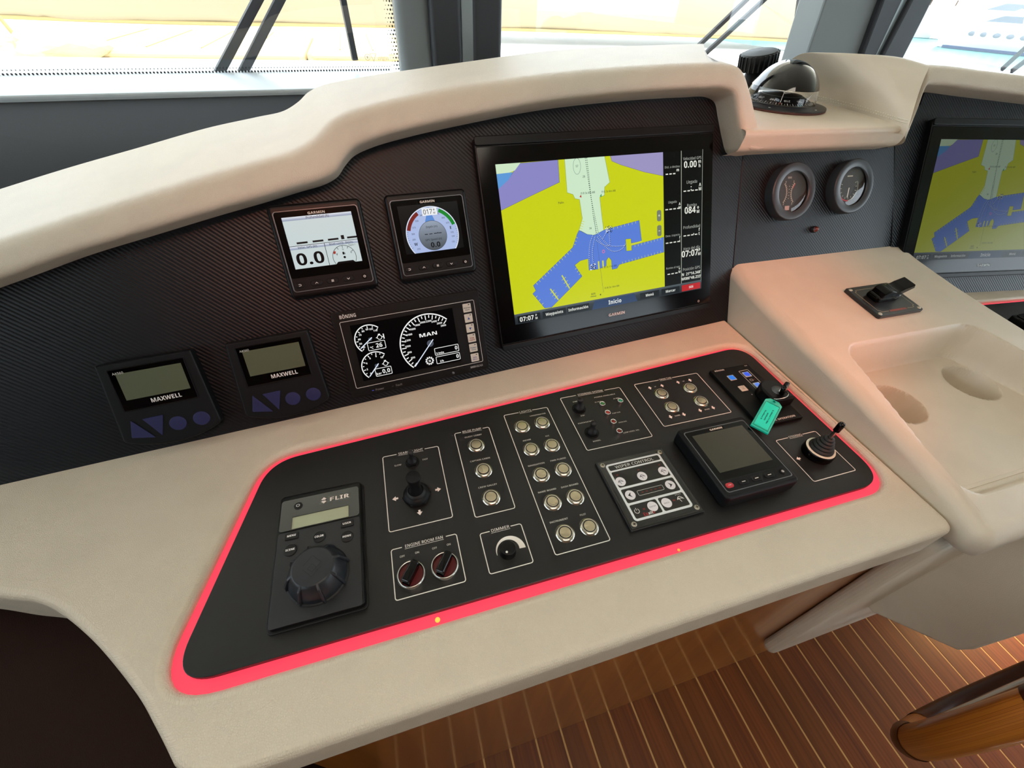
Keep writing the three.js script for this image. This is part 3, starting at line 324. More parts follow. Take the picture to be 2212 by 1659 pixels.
// thermal camera controller
{
  const cx = -0.1238, cy = 0.2535, W = 0.0905, H = 0.147, t = thing('camera_controller', 'black camera control unit with small display, five keys and a large dial', 'camera controller', PAN, [cx, cy, 0]);
  const X = (x) => x - cx, Y = (z) => -z - cy;
  mesh('housing', slab(rr(W, H, 0.005), 0.0105, 0.0028, 4), M.satin, t);
  mesh('gasket', slab(rr(W + 0.004, H + 0.004, 0.006), 0.0022, 0.0008), M.deep, t);
  mesh('lower_face', slab(rr(0.0855, 0.0985, 0.0022), 0.001, 0.0003).translate(0, Y(-0.2285) - 0.0 + 0.0, 0.0103), std(0x1f2025, 0.42), t);
  const gl = slab((() => { const s = rr(0.0855, 0.040, 0.0035, 0, Y(-0.2993)); s.holes.push(new THREE.Path(rr(0.0605, 0.0148, 0.0006, X(-0.1231), Y(-0.2879)).getPoints(4))); return s; })(), 0.0012, 0.0003).translate(0, 0, 0.0103); mesh('glossy_face', gl, phys(0x1b1d1a, 0.07, { clearcoat: 1, clearcoatRoughness: 0.03 }), t);
  mesh('lcd_display', box(0.0605, 0.0148, 0.0004, X(-0.1231), Y(-0.2879), 0.0105), std(0xa9b094, 0.35), t);
  const round = lathe([[0.0066, 0], [0.0066, 0.0012], [0.0056, 0.002], [0.0001, 0.0021]], 28), rect = slab(rr(0.0142, 0.0078, 0.0014), 0.0018, 0.0006);
  for (const [g, x, z, s] of [[rect, -0.1521, -0.2716, 'MENU'], [rect, -0.0945, -0.2714, 'USER'], [round, -0.1235, -0.2632, 'COLOR'], [round, -0.0946, -0.2556, 'HOME'], [round, -0.1523, -0.2553, 'SCENE']]) { const b = mesh('key', g, M.rubber, t); b.position.set(X(x), Y(z), 0.011); decal(b, 'key_legend', 0.013, 0.004, 0, 0, 0.0023, 16000, (c, w, h) => txt(c, s, w / 2, h / 2, h * 0.8, { maxW: w * 0.72 })); }
  const pw = mesh('power_key', lathe([[0.0046, 0], [0.0046, 0.0008], [0.0036, 0.0014], [0.0001, 0.0014]], 24), M.rubber, t); pw.position.set(X(-0.148), Y(-0.3088), 0.0113);
  const power = (c, x, y, r) => { c.strokeStyle = '#fff'; c.lineWidth = r * 0.28; c.lineCap = 'butt'; c.beginPath(); c.arc(x, y, r, -Math.PI * 0.3, Math.PI * 1.3); c.stroke(); c.beginPath(); c.moveTo(x, y - r * 1.15); c.lineTo(x, y - r * 0.1); c.stroke(); };
  decal(pw, 'key_legend', 0.008, 0.008, 0, 0, 0.0016, 16000, (c, w, h) => power(c, w / 2, h / 2, w * 0.22));
  decal(t, 'maker_logo', 0.036, 0.009, X(-0.1075), Y(-0.3088), 0.0118, 16000, (c, w, h) => { c.fillStyle = '#f0e6e0'; const k = h * 0.42, x = h * 0.6, y = h / 2; poly(c, [[x, y - k * 1.1], [x + k * 0.8, y - k * 0.4], [x, y + k * 0.05], [x - k * 0.8, y - k * 0.4]], '#f0e6e0'); poly(c, [[x, y + k * 1.1], [x + k * 0.8, y + k * 0.4], [x, y - k * 0.05], [x - k * 0.8, y + k * 0.4]], '#f0e6e0'); poly(c, [[x, y - k * 0.28], [x + k * 0.28, y], [x, y + k * 0.28], [x - k * 0.28, y]], '#2a2a28'); txt(c, 'FLIR', h * 1.25, h * 0.54, h * 0.8, { a: 'left', c: '#f0e6e0', maxW: h * 2.5 }); });
  // dial
  const dialM = std(0x1d2127, 0.38);
  const d = mesh('dial', lathe([[0.0285, 0], [0.0288, 0.003], [0.0275, 0.007], [0.0255, 0.0125], [0.0222, 0.0195], [0.0198, 0.0218], [0.0186, 0.0222], [0.0001, 0.0226]], 64), dialM, t); d.position.set(X(-0.1233), Y(-0.2205), 0.0112);
  mesh('dial_foot', lathe([[0.0305, -0.0005], [0.0305, 0.0012], [0.028, 0.0016]], 48), M.deep, d);
  for (let i = 0; i < 8; i++) { const a = i * Math.PI / 4 + 0.25, g = slab(roundShape([[0, 0], [0.0120, 0], [0.0112, 0.006], [0.0058, 0.0185], [0, 0.0222]], 0.001), 0.0032, 0.001, 2).translate(0.0195, 0, -0.0015).rotateX(Math.PI / 2).rotateZ(a); mesh('grip_rib', g, dialM, d); }
  decal(d, 'embossed_mark', 0.026, 0.026, 0, 0, 0.0229, 9000, (c, w, h) => { c.strokeStyle = '#0a0a0c'; c.lineWidth = w * 0.014; const P = (a) => { c.beginPath(); a.forEach(([x, y], i) => i ? c.lineTo(x * w, y * h) : c.moveTo(x * w, y * h)); c.stroke(); }; P([[0.18, 0.42], [0.5, 0.08], [0.82, 0.42], [0.66, 0.58], [0.5, 0.42], [0.34, 0.58]]); P([[0.18, 0.58], [0.5, 0.92], [0.82, 0.58]]); P([[0.5, 0.42], [0.34, 0.58], [0.5, 0.74], [0.66, 0.58]]); });
}

// wiper control
{
  const cx = 0.2687, cy = 0.2314, S = 0.1005, t = thing('wiper_control', 'square black wiper control with white membrane keys and four screws', 'wiper control', PAN, [cx, cy, 0]);
  mesh('base_plate', slab(rr(S, S, 0.0012), 0.0042, 0.0008, 2), M.panelMetal, t);
  mesh('face_plate', slab(rr(S - 0.003, S - 0.003, 0.001), 0.0008, 0.0002).translate(0, 0, 0.0042), phys(0x1b1c19, 0.22, { clearcoat: 0.5, clearcoatRoughness: 0.15 }), t);
  const screwG = lathe([[0.0034, 0], [0.0032, 0.0009], [0.0022, 0.0014], [0.0001, 0.0015]], 20);
  for (const [x, y] of [[-1, -1], [1, -1], [1, 1], [-1, 1]]) { const s = mesh('screw', screwG, M.brushed, t); s.position.set(x * 0.0432, y * 0.0432, 0.0048); mesh('screw_slot', [box(0.0034, 0.0008, 0.0004, 0, 0, 0.0014), box(0.0008, 0.0034, 0.0004, 0, 0, 0.0014)], M.deep, s); }
  decal(t, 'membrane_print', 0.092, 0.092, 0, 0, 0.0053, 12000, (g, w, h) => {
    const k = w / 0.092, X = (x) => (x - cx) * k + w / 2, Y = (z) => (z + cy) * k + h / 2, wht = '#e9edf0', blk = '#23241f';
    const R = (x0, z0, x1, z1, r, c) => { rrect(g, X(x0), Y(z0), X(x1) - X(x0), Y(z1) - Y(z0), r * k); g.fillStyle = c; g.fill(); };
    R(0.2282, -0.2738, 0.3092, -0.1905, 0.0045, wht); R(0.2312, -0.2712, 0.3062, -0.2636, 0.002, blk); R(0.2312, -0.2612, 0.3062, -0.2375, 0.002, blk); R(0.2312, -0.2345, 0.3062, -0.2148, 0.002, blk); R(0.2312, -0.2118, 0.2678, -0.1935, 0.002, blk); R(0.2706, -0.2118, 0.3062, -0.1935, 0.002, blk);
    txt(g, 'WIPER CONTROL', X(0.2687), Y(-0.2673), 0.0058 * k, { w: 'normal', c: '#f1f1ee', maxW: 0.057 * k });
    const C = (x, z) => { g.beginPath(); g.arc(X(x), Y(z), 0.0066 * k, 0, 7); g.fillStyle = '#eeeaf0'; g.fill(); };
    const wip = (x, z, c, s) => { g.strokeStyle = c; g.lineWidth = 0.0006 * k * s; const a = 0.0033 * k * s; g.beginPath(); g.moveTo(X(x) - a * 0.9, Y(z) + a * 0.2); g.quadraticCurveTo(X(x), Y(z) - a * 1.4, X(x) + a * 0.9, Y(z) + a * 0.2); g.quadraticCurveTo(X(x), Y(z) - a * 0.3, X(x) - a * 0.9, Y(z) + a * 0.2); g.stroke(); g.beginPath(); g.moveTo(X(x), Y(z) + a); g.lineTo(X(x) - a * 0.5, Y(z) - a * 0.4); g.stroke(); };
    for (const [x, z] of [[0.2372, -0.2458], [0.2685, -0.2461], [0.2997, -0.2462]]) { C(x, z); wip(x, z, '#55505a', 1.1); g.fillStyle = '#7a2c26'; g.fillRect(X(x) - 0.0014 * k, Y(z - 0.0108), 0.003 * k, 0.0016 * k); }
    for (const [x, z, s] of [[0.2399, -0.2248, -1], [0.2972, -0.2249, 1]]) { C(x, z); poly(g, [[X(x) - s * 0.0018 * k, Y(z) - 0.0036 * k], [X(x) + s * 0.003 * k, Y(z)], [X(x) - s * 0.0018 * k, Y(z) + 0.0036 * k], [X(x) - s * 0.0002 * k, Y(z)]], '#1a1820'); }
    g.strokeStyle = '#dcdcd8'; g.lineWidth = 0.0005 * k; rrect(g, X(0.2505), Y(-0.2278), 0.036 * k, 0.0068 * k, 0.0015 * k); g.stroke(); for (let i = 0; i < 5; i++) { g.fillStyle = '#6a241e'; g.fillRect(X(0.2555 + i * 0.0062), Y(-0.2255), 0.003 * k, 0.0018 * k); }
    C(0.2592, -0.2035); txt(g, 'ON/OFF', X(0.2592), Y(-0.2033), 0.0027 * k, { w: 'normal', c: '#77727c', maxW: 0.0095 * k }); C(0.2787, -0.2034); txt(g, 'WASH', X(0.2787), Y(-0.2032), 0.0028 * k, { w: 'normal', c: '#77727c' });
    g.strokeStyle = '#f0eeea'; g.lineWidth = 0.0007 * k; g.beginPath(); g.arc(X(0.2372), Y(-0.2028), 0.003 * k, -1, 4.1); g.stroke(); g.beginPath(); g.moveTo(X(0.2372), Y(-0.207)); g.lineTo(X(0.2372), Y(-0.2035)); g.stroke();
    g.fillStyle = '#7a2420'; g.fillRect(X(0.2455), Y(-0.2042), 0.0032 * k, 0.0022 * k); g.fillRect(X(0.2878), Y(-0.2052), 0.0032 * k, 0.0022 * k);
    txt(g, 'Ex', X(0.2425), Y(-0.1965), 0.0058 * k, { c: '#b3262a', a: 'left', w: 'bold' }); txt(g, 'alt', X(0.2490), Y(-0.1965), 0.0052 * k, { c: '#f2f0f0', a: 'left' }); txt(g, 'o', X(0.2548), Y(-0.1965), 0.0056 * k, { c: '#b3262a', a: 'left' });
    wip(0.2985, -0.2045, '#f0eeea', 1.4); for (let i = 0; i < 4; i++) { g.fillStyle = '#f0eeea'; g.fillRect(X(0.295 + i * 0.0022), Y(-0.2108), 0.0008 * k, 0.0012 * k); }
  });
}

// autopilot control and instrument displays share one housing style
function marineDisplay(name, label, cat, frame, at, depth, draw, o = {}) {
  const t = thing(name, label, cat, frame, at, o.group), W = 0.110, H = 0.1125;
  mesh('housing', slab(rr(W, H, 0.0055), depth, 0.0042, 4), o.body ?? M.satin, t);
  mesh('inner_bezel', slab((() => { const s = rr(0.1, 0.0975, 0.004, 0, 0); s.holes.push(new THREE.Path(rr(0.0978, 0.0953, 0.0034).getPoints(6))); return s; })(), 0.0012, 0.0003).translate(0, 0, depth - 0.0008), std(0x777b80, 0.3, { metalness: 0.6 }), t);
  mesh('glass', slab(rr(0.0976, 0.0790, 0.0028, 0, 0.0080), 0.0006, 0.0001, 1).translate(0, 0, depth - 0.0004), M.gloss, t);
  mesh('key_strip', slab(rr(0.0976, 0.0150, 0.0025, 0, -0.0400), 0.0006, 0.0001, 1).translate(0, 0, depth - 0.0004), o.strip ?? M.black, t);
  if (draw) screen(t, 'display_screen', 0.0820, 0.0615, 0, 0.0102, depth + 0.0004, 960, 720, draw, 0.95);
  else mesh('lcd_display', box(0.0820, 0.0615, 0.0003, 0, 0.0095, depth + 0.0002), o.lcd, t);
  decal(t, 'maker_name', 0.026, 0.0052, 0, 0.0437, depth + 0.0006, 14000, (c, w, h) => txt(c, 'GARMIN', w / 2, h / 2, h * 0.78, { c: '#e2dcd2', maxW: w * 0.8 }));
  const xs = [-0.0411, -0.0207, -0.0010, 0.0187, 0.0395], gl = ['M-1 0L0 0', 'up', 'menu', 'down', 'power'];
  xs.forEach((x, i) => { const w = i === 0 ? 0.0108 : i === 4 ? 0.0072 : 0.0145, b = mesh('key', slab(rr(w, 0.0070, 0.0034), 0.0018, 0.0008), o.keys?.[i] ?? M.charcoal, t); b.position.set(x, -0.0402, depth - 0.0002); decal(b, 'key_legend', 0.007, 0.005, 0, 0, 0.0020, 14000, (c, cw, ch) => { c.strokeStyle = c.fillStyle = '#e8e6e2'; c.lineWidth = ch * 0.13; const X = cw / 2, Y = ch / 2, r = ch * 0.26; if (o.dashes && i > 0 && i < 4) { c.fillRect(X - r * 2, Y - r * 0.35, r * 4, r * 0.7); return; } if (o.dashes && i === 0) { txt(c, 'STBY', X, Y, ch * 0.4, { c: '#f0d0d0' }); return; } c.beginPath(); if (i === 0) { c.moveTo(X - r, Y - r * 0.8); c.lineTo(X + r * 0.5, Y - r * 0.8); c.arc(X + r * 0.5, Y, r * 0.8, -Math.PI / 2, Math.PI / 2); c.lineTo(X - r, Y + r * 0.8); } else if (i === 1) { c.moveTo(X - r * 1.3, Y + r * 0.6); c.lineTo(X, Y - r * 0.7); c.lineTo(X + r * 1.3, Y + r * 0.6); } else if (i === 3) { c.moveTo(X - r * 1.3, Y - r * 0.6); c.lineTo(X, Y + r * 0.7); c.lineTo(X + r * 1.3, Y - r * 0.6); } else if (i === 2) { for (const q of [-1, 0, 1]) { c.moveTo(X - r * 1.2, Y + q * r * 0.8); c.lineTo(X + r * 1.2, Y + q * r * 0.8); } } else { c.arc(X, Y, r, -0.9, 4.0); c.moveTo(X, Y - r * 1.3); c.lineTo(X, Y); } c.stroke(); }); });
  return t;
}
marineDisplay('autopilot_control', 'black autopilot control with blank screen and one red key', 'autopilot', PAN, [0.3985, 0.2365, 0], 0.0225, null, { lcd: std(0x3c3e33, 0.14), strip: M.charcoal, keys: [std(0xc0333c, 0.4)], dashes: true, body: M.charcoal });
marineDisplay('instrument_display', 'small square display reading 0.0 under a row of dashes', 'display', DL, [-0.0690, 0.2210, 0], 0.0150, (g, w, h) => {
  g.fillStyle = '#cbd8d8'; g.fillRect(0, 0, w, h); const bar = (x, y, ww, hh, s, c) => { const q = g.createLinearGradient(0, y, 0, y + hh); q.addColorStop(0, '#e8eef4'); q.addColorStop(1, '#8d9ab4'); g.fillStyle = q; g.fillRect(x, y, ww, hh); txt(g, s, c, y + hh * 0.52, hh * 0.9, { c: '#10131a', w: 'normal' }); };
  bar(0, 0, w, 50, 'Profundidad (ft)', w * 0.5); g.fillStyle = '#15171a'; for (const x of [110, 330, 545, 820]) g.fillRect(x, 348, 150, 26); g.fillRect(735, 318, 44, 58);
  g.fillRect(0, 395, w, 7); bar(0, 402, w * 0.5, 46, 'Veloc. GPS (kt)', w * 0.25); bar(w * 0.5, 402, w * 0.5, 46, 'Nivel comb. depós.', w * 0.75); g.fillStyle = '#15171a'; g.fillRect(w * 0.5 - 3, 395, 7, h);
  txt(g, '0.0', w * 0.25, 592, 235, { c: '#0b0c0e', maxW: 400 }); txt(g, 'Depós 1', w * 0.9, 470, 28, { c: '#15171a', w: 'normal' });
  const X = w * 0.75, Y = 630, r = 168; g.strokeStyle = '#15171a'; g.lineWidth = 6; g.beginPath(); g.arc(X, Y, r, Math.PI * 0.83, Math.PI * 2.17); g.stroke(); g.strokeStyle = '#c03a30'; g.lineWidth = 26; g.beginPath(); g.arc(X, Y, r - 18, Math.PI * 1.13, Math.PI * 1.22); g.stroke(); g.strokeStyle = '#15171a'; g.lineWidth = 6; for (const a of [1.17, 1.34, 1.5, 1.66, 1.83]) { g.beginPath(); g.moveTo(X + Math.cos(a * Math.PI) * r, Y + Math.sin(a * Math.PI) * r); g.lineTo(X + Math.cos(a * Math.PI) * (r - 36), Y + Math.sin(a * Math.PI) * (r - 36)); g.stroke(); }
  poly(g, [[X - 110, 690], [X + 110, 690], [X + 140, 720], [X - 140, 720]], '#0b0c0e'); g.beginPath(); g.arc(X, 634, 17, 0, 7); g.fill(); txt(g, '½', X, 520, 36, { c: '#15171a', w: 'normal' }); txt(g, 'V', X - 100, 580, 40, { c: '#15171a' }); txt(g, 'L', X + 110, 572, 40, { c: '#15171a' }); g.fillRect(X - 18, 556, 26, 38); g.fillRect(X + 12, 566, 7, 26);
}, { group: 'small square instrument displays' });
marineDisplay('instrument_display', 'small square display with a lit compass arc reading 017', 'display', DL, [0.0715, 0.2212, 0], 0.0150, (g, w, h) => {
  g.fillStyle = '#121212'; g.fillRect(0, 0, w, h); const X = w * 0.5, Y = h * 0.645, R = w * 0.445, P = Math.PI;
  g.save(); g.beginPath(); g.rect(0, 0, w, h); g.clip(); g.fillStyle = '#eef3ff'; g.beginPath(); g.arc(X, Y, R, 0, 7); g.fill(); g.fillStyle = '#aebfe8'; g.beginPath(); g.arc(X, Y, R - 12, 0, 7); g.fill();
  const band = (a0, a1, c) => { g.strokeStyle = c; g.lineWidth = 56; g.beginPath(); g.arc(X, Y, R - 44, a0, a1); g.stroke(); }; band(P * 1.08, P * 1.34, '#7c2a24'); band(P * 1.63, P * 1.90, '#1c8a30');
  g.strokeStyle = '#1a1e2a'; for (let i = 0; i < 52; i++) { const a = P * (0.86 + i * 0.025), l = i % 4 ? 16 : 30; g.lineWidth = 3; g.beginPath(); g.moveTo(X + Math.cos(a) * (R - 14), Y + Math.sin(a) * (R - 14)); g.lineTo(X + Math.cos(a) * (R - 14 - l), Y + Math.sin(a) * (R - 14 - l)); g.stroke(); }
  poly(g, [[X - 90, Y - 200], [X + 70, Y - 200], [X - 5, Y - R + 10]], '#5f8fd8'); const q = g.createLinearGradient(0, Y - 200, 0, h); q.addColorStop(0, '#9aa6b8'); q.addColorStop(1, '#4d5358'); g.fillStyle = q; g.beginPath(); g.arc(X, Y + 15, 225, 0, 7); g.fill(); g.strokeStyle = '#3b4048'; g.lineWidth = 5; g.stroke(); g.restore();
  const n = (s, a, r, z = 34) => txt(g, s, X + Math.cos(a * P) * r, Y + Math.sin(a * P) * r, z, { c: '#1a1e2a', w: z > 40 ? 'bold' : 'normal' }); n('345', 1.37, 330); n('330', 1.255, 315); n('315', 1.14, 310); n('300', 1.04, 315); n('285', 0.955, 318); n('W', 0.88, 320, 60); n('255', 0.80, 330); n('045', 1.63, 330); n('060', 1.735, 315); n('075', 1.84, 310); n('E', 1.925, 315, 60); n('105', 0.0, 318); n('120', 0.06, 330); n('135', 0.14, 345);
  g.fillStyle = '#f2f4f6'; g.fillRect(X - 112, 62, 240, 112); txt(g, '017', X - 96, 120, 98, { c: '#0b0c0e', a: 'left', w: 'normal', maxW: 150 }); txt(g, 'o', X + 82, 92, 44, { c: '#0b0c0e' }); txt(g, 'M', X + 82, 142, 44, { c: '#0b0c0e', w: 'normal' });
  txt(g, 'Depth (m)', X, Y - 120, 42, { c: '#15171c', w: 'normal' }); g.fillStyle = '#15171c'; for (const x of [-130, -55, 20, 95]) g.fillRect(X + x, Y - 18, 50, 10); g.fillRect(X + 76, Y - 26, 14, 18); txt(g, 'GPS Speed (kt)', X, Y + 74, 42, { c: '#15171c', w: 'normal' }); txt(g, '0.0', X + 15, Y + 158, 108, { c: '#101216', maxW: 160 });
}, { group: 'small square instrument displays' });

// engine operation panel with key switch
{
  const cx = 0.5224, cy = 0.3410, t = thing('engine_start_panel', 'slim black engine operation panel with four lit square keys and a key switch', 'engine panel', PAN, [cx, cy, 0]);
  mesh('housing', slab(rr(0.0765, 0.1265, 0.0012), 0.0062, 0.0008, 2), M.black, t);
  decal(t, 'printed_legend', 0.074, 0.124, 0, 0, 0.0065, 11000, (g, w, h) => {
    const k = 11000, X = (x) => (x - cx) * k + w / 2, Y = (z) => (z + cy) * k + h / 2;
    txt(g, 'BÖNING', X(0.4905), Y(-0.4000), 0.0042 * k, { a: 'left', c: '#d8d4cc', maxW: 0.019 * k }); txt(g, 'ECP', X(0.5560), Y(-0.4000), 0.0030 * k, { a: 'right', c: '#c8c4bc' });
    g.strokeStyle = '#e6e2da'; g.lineWidth = 0.0006 * k; rrect(g, X(0.5312), Y(-0.3905), 0.0182 * k, 0.0475 * k, 0.0016 * k); g.stroke();
    g.lineWidth = 0.0005 * k; rrect(g, X(0.5355), Y(-0.3688), 0.0055 * k, 0.0036 * k, 0.0008 * k); g.stroke(); g.fillStyle = '#8a1c30'; g.fillRect(X(0.5432), Y(-0.3678), 0.002 * k, 0.0012 * k);
    txt(g, 'ENGINE OPERATION', X(0.5218), Y(-0.2832), 0.0046 * k, { c: '#d8d4cc', maxW: 0.056 * k }); g.fillStyle = '#e8e4dc'; g.beginPath(); g.arc(X(0.5155), Y(-0.3380), 0.0009 * k, 0, 7); g.fill();
  });
  const kg = slab(rr(0.0122, 0.0118, 0.001), 0.0012, 0.0004);
  for (const [x, z, c, s] of [[0.5092, -0.3794, '#2f7fe8', 0.55], [0.5400, -0.3806, '#3b5fe8', 0.42], [0.5400, -0.3540, '#5b86ea', 0.35], [0.5105, -0.3533, null, 0]]) {
    const b = mesh('key', kg, M.key, t); b.position.set(x - cx, -z - cy, 0.0058);
    if (c) screen(b, 'key_light', 0.0112, 0.0108, 0, 0, 0.0013, 96, 96, (g, w, h) => { g.fillStyle = '#8f8c84'; g.fillRect(0, 0, w, h); const q = g.createRadialGradient(w / 2, h / 2, 4, w / 2, h / 2, w * 0.6); q.addColorStop(0, c); q.addColorStop(s + 0.2, c); q.addColorStop(1, '#b9b7b2'); g.fillStyle = q; g.fillRect(4, 4, w - 8, h - 8); }, 0.95);
    else decal(b, 'key_legend', 0.0112, 0.0108, 0, 0, 0.0014, 12000, (g, w, h) => { txt(g, 'STOP', w / 2, h * 0.62, h * 0.2, { c: '#55504a' }); g.strokeStyle = '#77726a'; g.lineWidth = 4; rrect(g, w * 0.22, h * 0.2, w * 0.5, h * 0.22, 6); g.stroke(); g.fillStyle = '#222'; g.fillRect(w * 0.68, h * 0.06, w * 0.16, h * 0.06); });
  }
  const lock = mesh('key_switch', slab((() => { const s = new THREE.Shape(); s.moveTo(-0.0195, -0.022); s.lineTo(0.0195, -0.022); s.lineTo(0.0195, 0.004); s.absellipse(0, 0.004, 0.0195, 0.0185, 0, Math.PI); s.closePath(); return s; })(), 0.0200, 0.0032, 4, 20), M.satin, t); lock.position.set(0.5375 - cx, 0.3245 - cy, 0.006);
  mesh('key_slot', lathe([[0.0095, 0.0198], [0.0092, 0.0215], [0.0001, 0.0217]], 28).translate(0.002, -0.004, 0), M.darkSteel, lock);
}
{ // key with ring and teal tag
  const K = V(0.5405, PY + 0.0265, -0.3185), t = thing('ignition_key', 'black-headed ignition key standing in the engine key switch', 'key', null, [K.x, K.y, K.z]);
  mesh('key_head', slab(rr(0.021, 0.017, 0.005), 0.0065, 0.002, 3).rotateX(-0.15).rotateY(0.5).translate(0, 0.0075, 0), M.gloss, t);
  mesh('key_blade', box(0.0075, 0.012, 0.0022, 0, -0.004, 0).rotateY(0.5), M.steel, t);
  const A = onY(1520 + 1400 / 9.217, 770 + 905 / 9.217, PY + 0.022), ringC = V(0.5325, PY + 0.026, -0.3125);
  const rg = new THREE.TorusGeometry(0.0128, 0.00085, 10, 40).rotateX(Math.PI / 2 - 0.55).rotateY(0.5); tag(mesh('key_ring', rg.translate(ringC.x, ringC.y, ringC.z), M.steel), 'thin steel split ring joining the black key to the teal tag', 'key ring');
  const Bt = onY(1520 + 1090 / 9.217, 770 + 1475 / 9.217, PY + 0.0245), v = A.clone().sub(Bt), len = v.length(), l = onY(1520 + 1085 / 9.217, 770 + 1130 / 9.217, PY + 0.023), r = onY(1520 + 1440 / 9.217, 770 + 1195 / 9.217, PY + 0.022);
  const u = r.clone().sub(l), wd = 0.0245; u.addScaledVector(v, -u.dot(v) / v.lengthSq()); const fr = new Frame(A.clone().lerp(Bt, 0.5), u, v), g = thing('key_tag', 'translucent teal plastic key tag with a paper label on the control panel', 'key tag', fr);
  const L = len, sh = roundShape([[-wd / 2, -L / 2], [wd / 2, -L / 2], [wd / 2, L / 2 - 0.007], [wd / 2 - 0.006, L / 2], [-wd / 2 + 0.006, L / 2], [-wd / 2, L / 2 - 0.007]], 0.0012); sh.holes.push(new THREE.Path(new THREE.Path().absarc(0, L / 2 - 0.0035, 0.0018, 0, Math.PI * 2).getPoints(12)));
  mesh('tag_body', slab(sh, 0.0034, 0.0007, 2), phys(0x04cfb4, 0.2, { clearcoat: 0.6, transmission: 0.2, thickness: 0 }), g);
  mesh('tag_rim', slab((() => { const s = rr(wd - 0.003, L - 0.014, 0.001, 0, -0.004); s.holes.push(new THREE.Path(rr(wd - 0.0055, L - 0.0165, 0.001, 0, -0.004).getPoints(3))); return s; })(), 0.0008, 0.0002).translate(0, 0, 0.0033), std(0x04a58c, 0.3), g);
  mesh('paper_label', box(wd - 0.006, L - 0.018, 0.0003, 0, -0.004, 0.0036), std(0x0ce8cc, 0.45), g);
  decal(g, 'label_text', wd - 0.007, L - 0.019, 0, -0.004, 0.0039, 14000, (c, w, h) => { c.fillStyle = '#0a6f66'; for (let row = 0; row < 3; row++) { let y = h * (row === 0 ? 0.74 : row === 1 ? 0.72 : 0.8); const end = h * (row === 0 ? 0.34 : row === 1 ? 0.4 : 0.2); while (y > end) { const s = h * (0.012 + 0.018 * rnd()); c.fillRect(w * (0.2 + row * 0.24), y - s, w * (0.06 + 0.05 * rnd()), s); y -= s + h * (rnd() < 0.16 ? 0.035 : 0.008); } } });
}

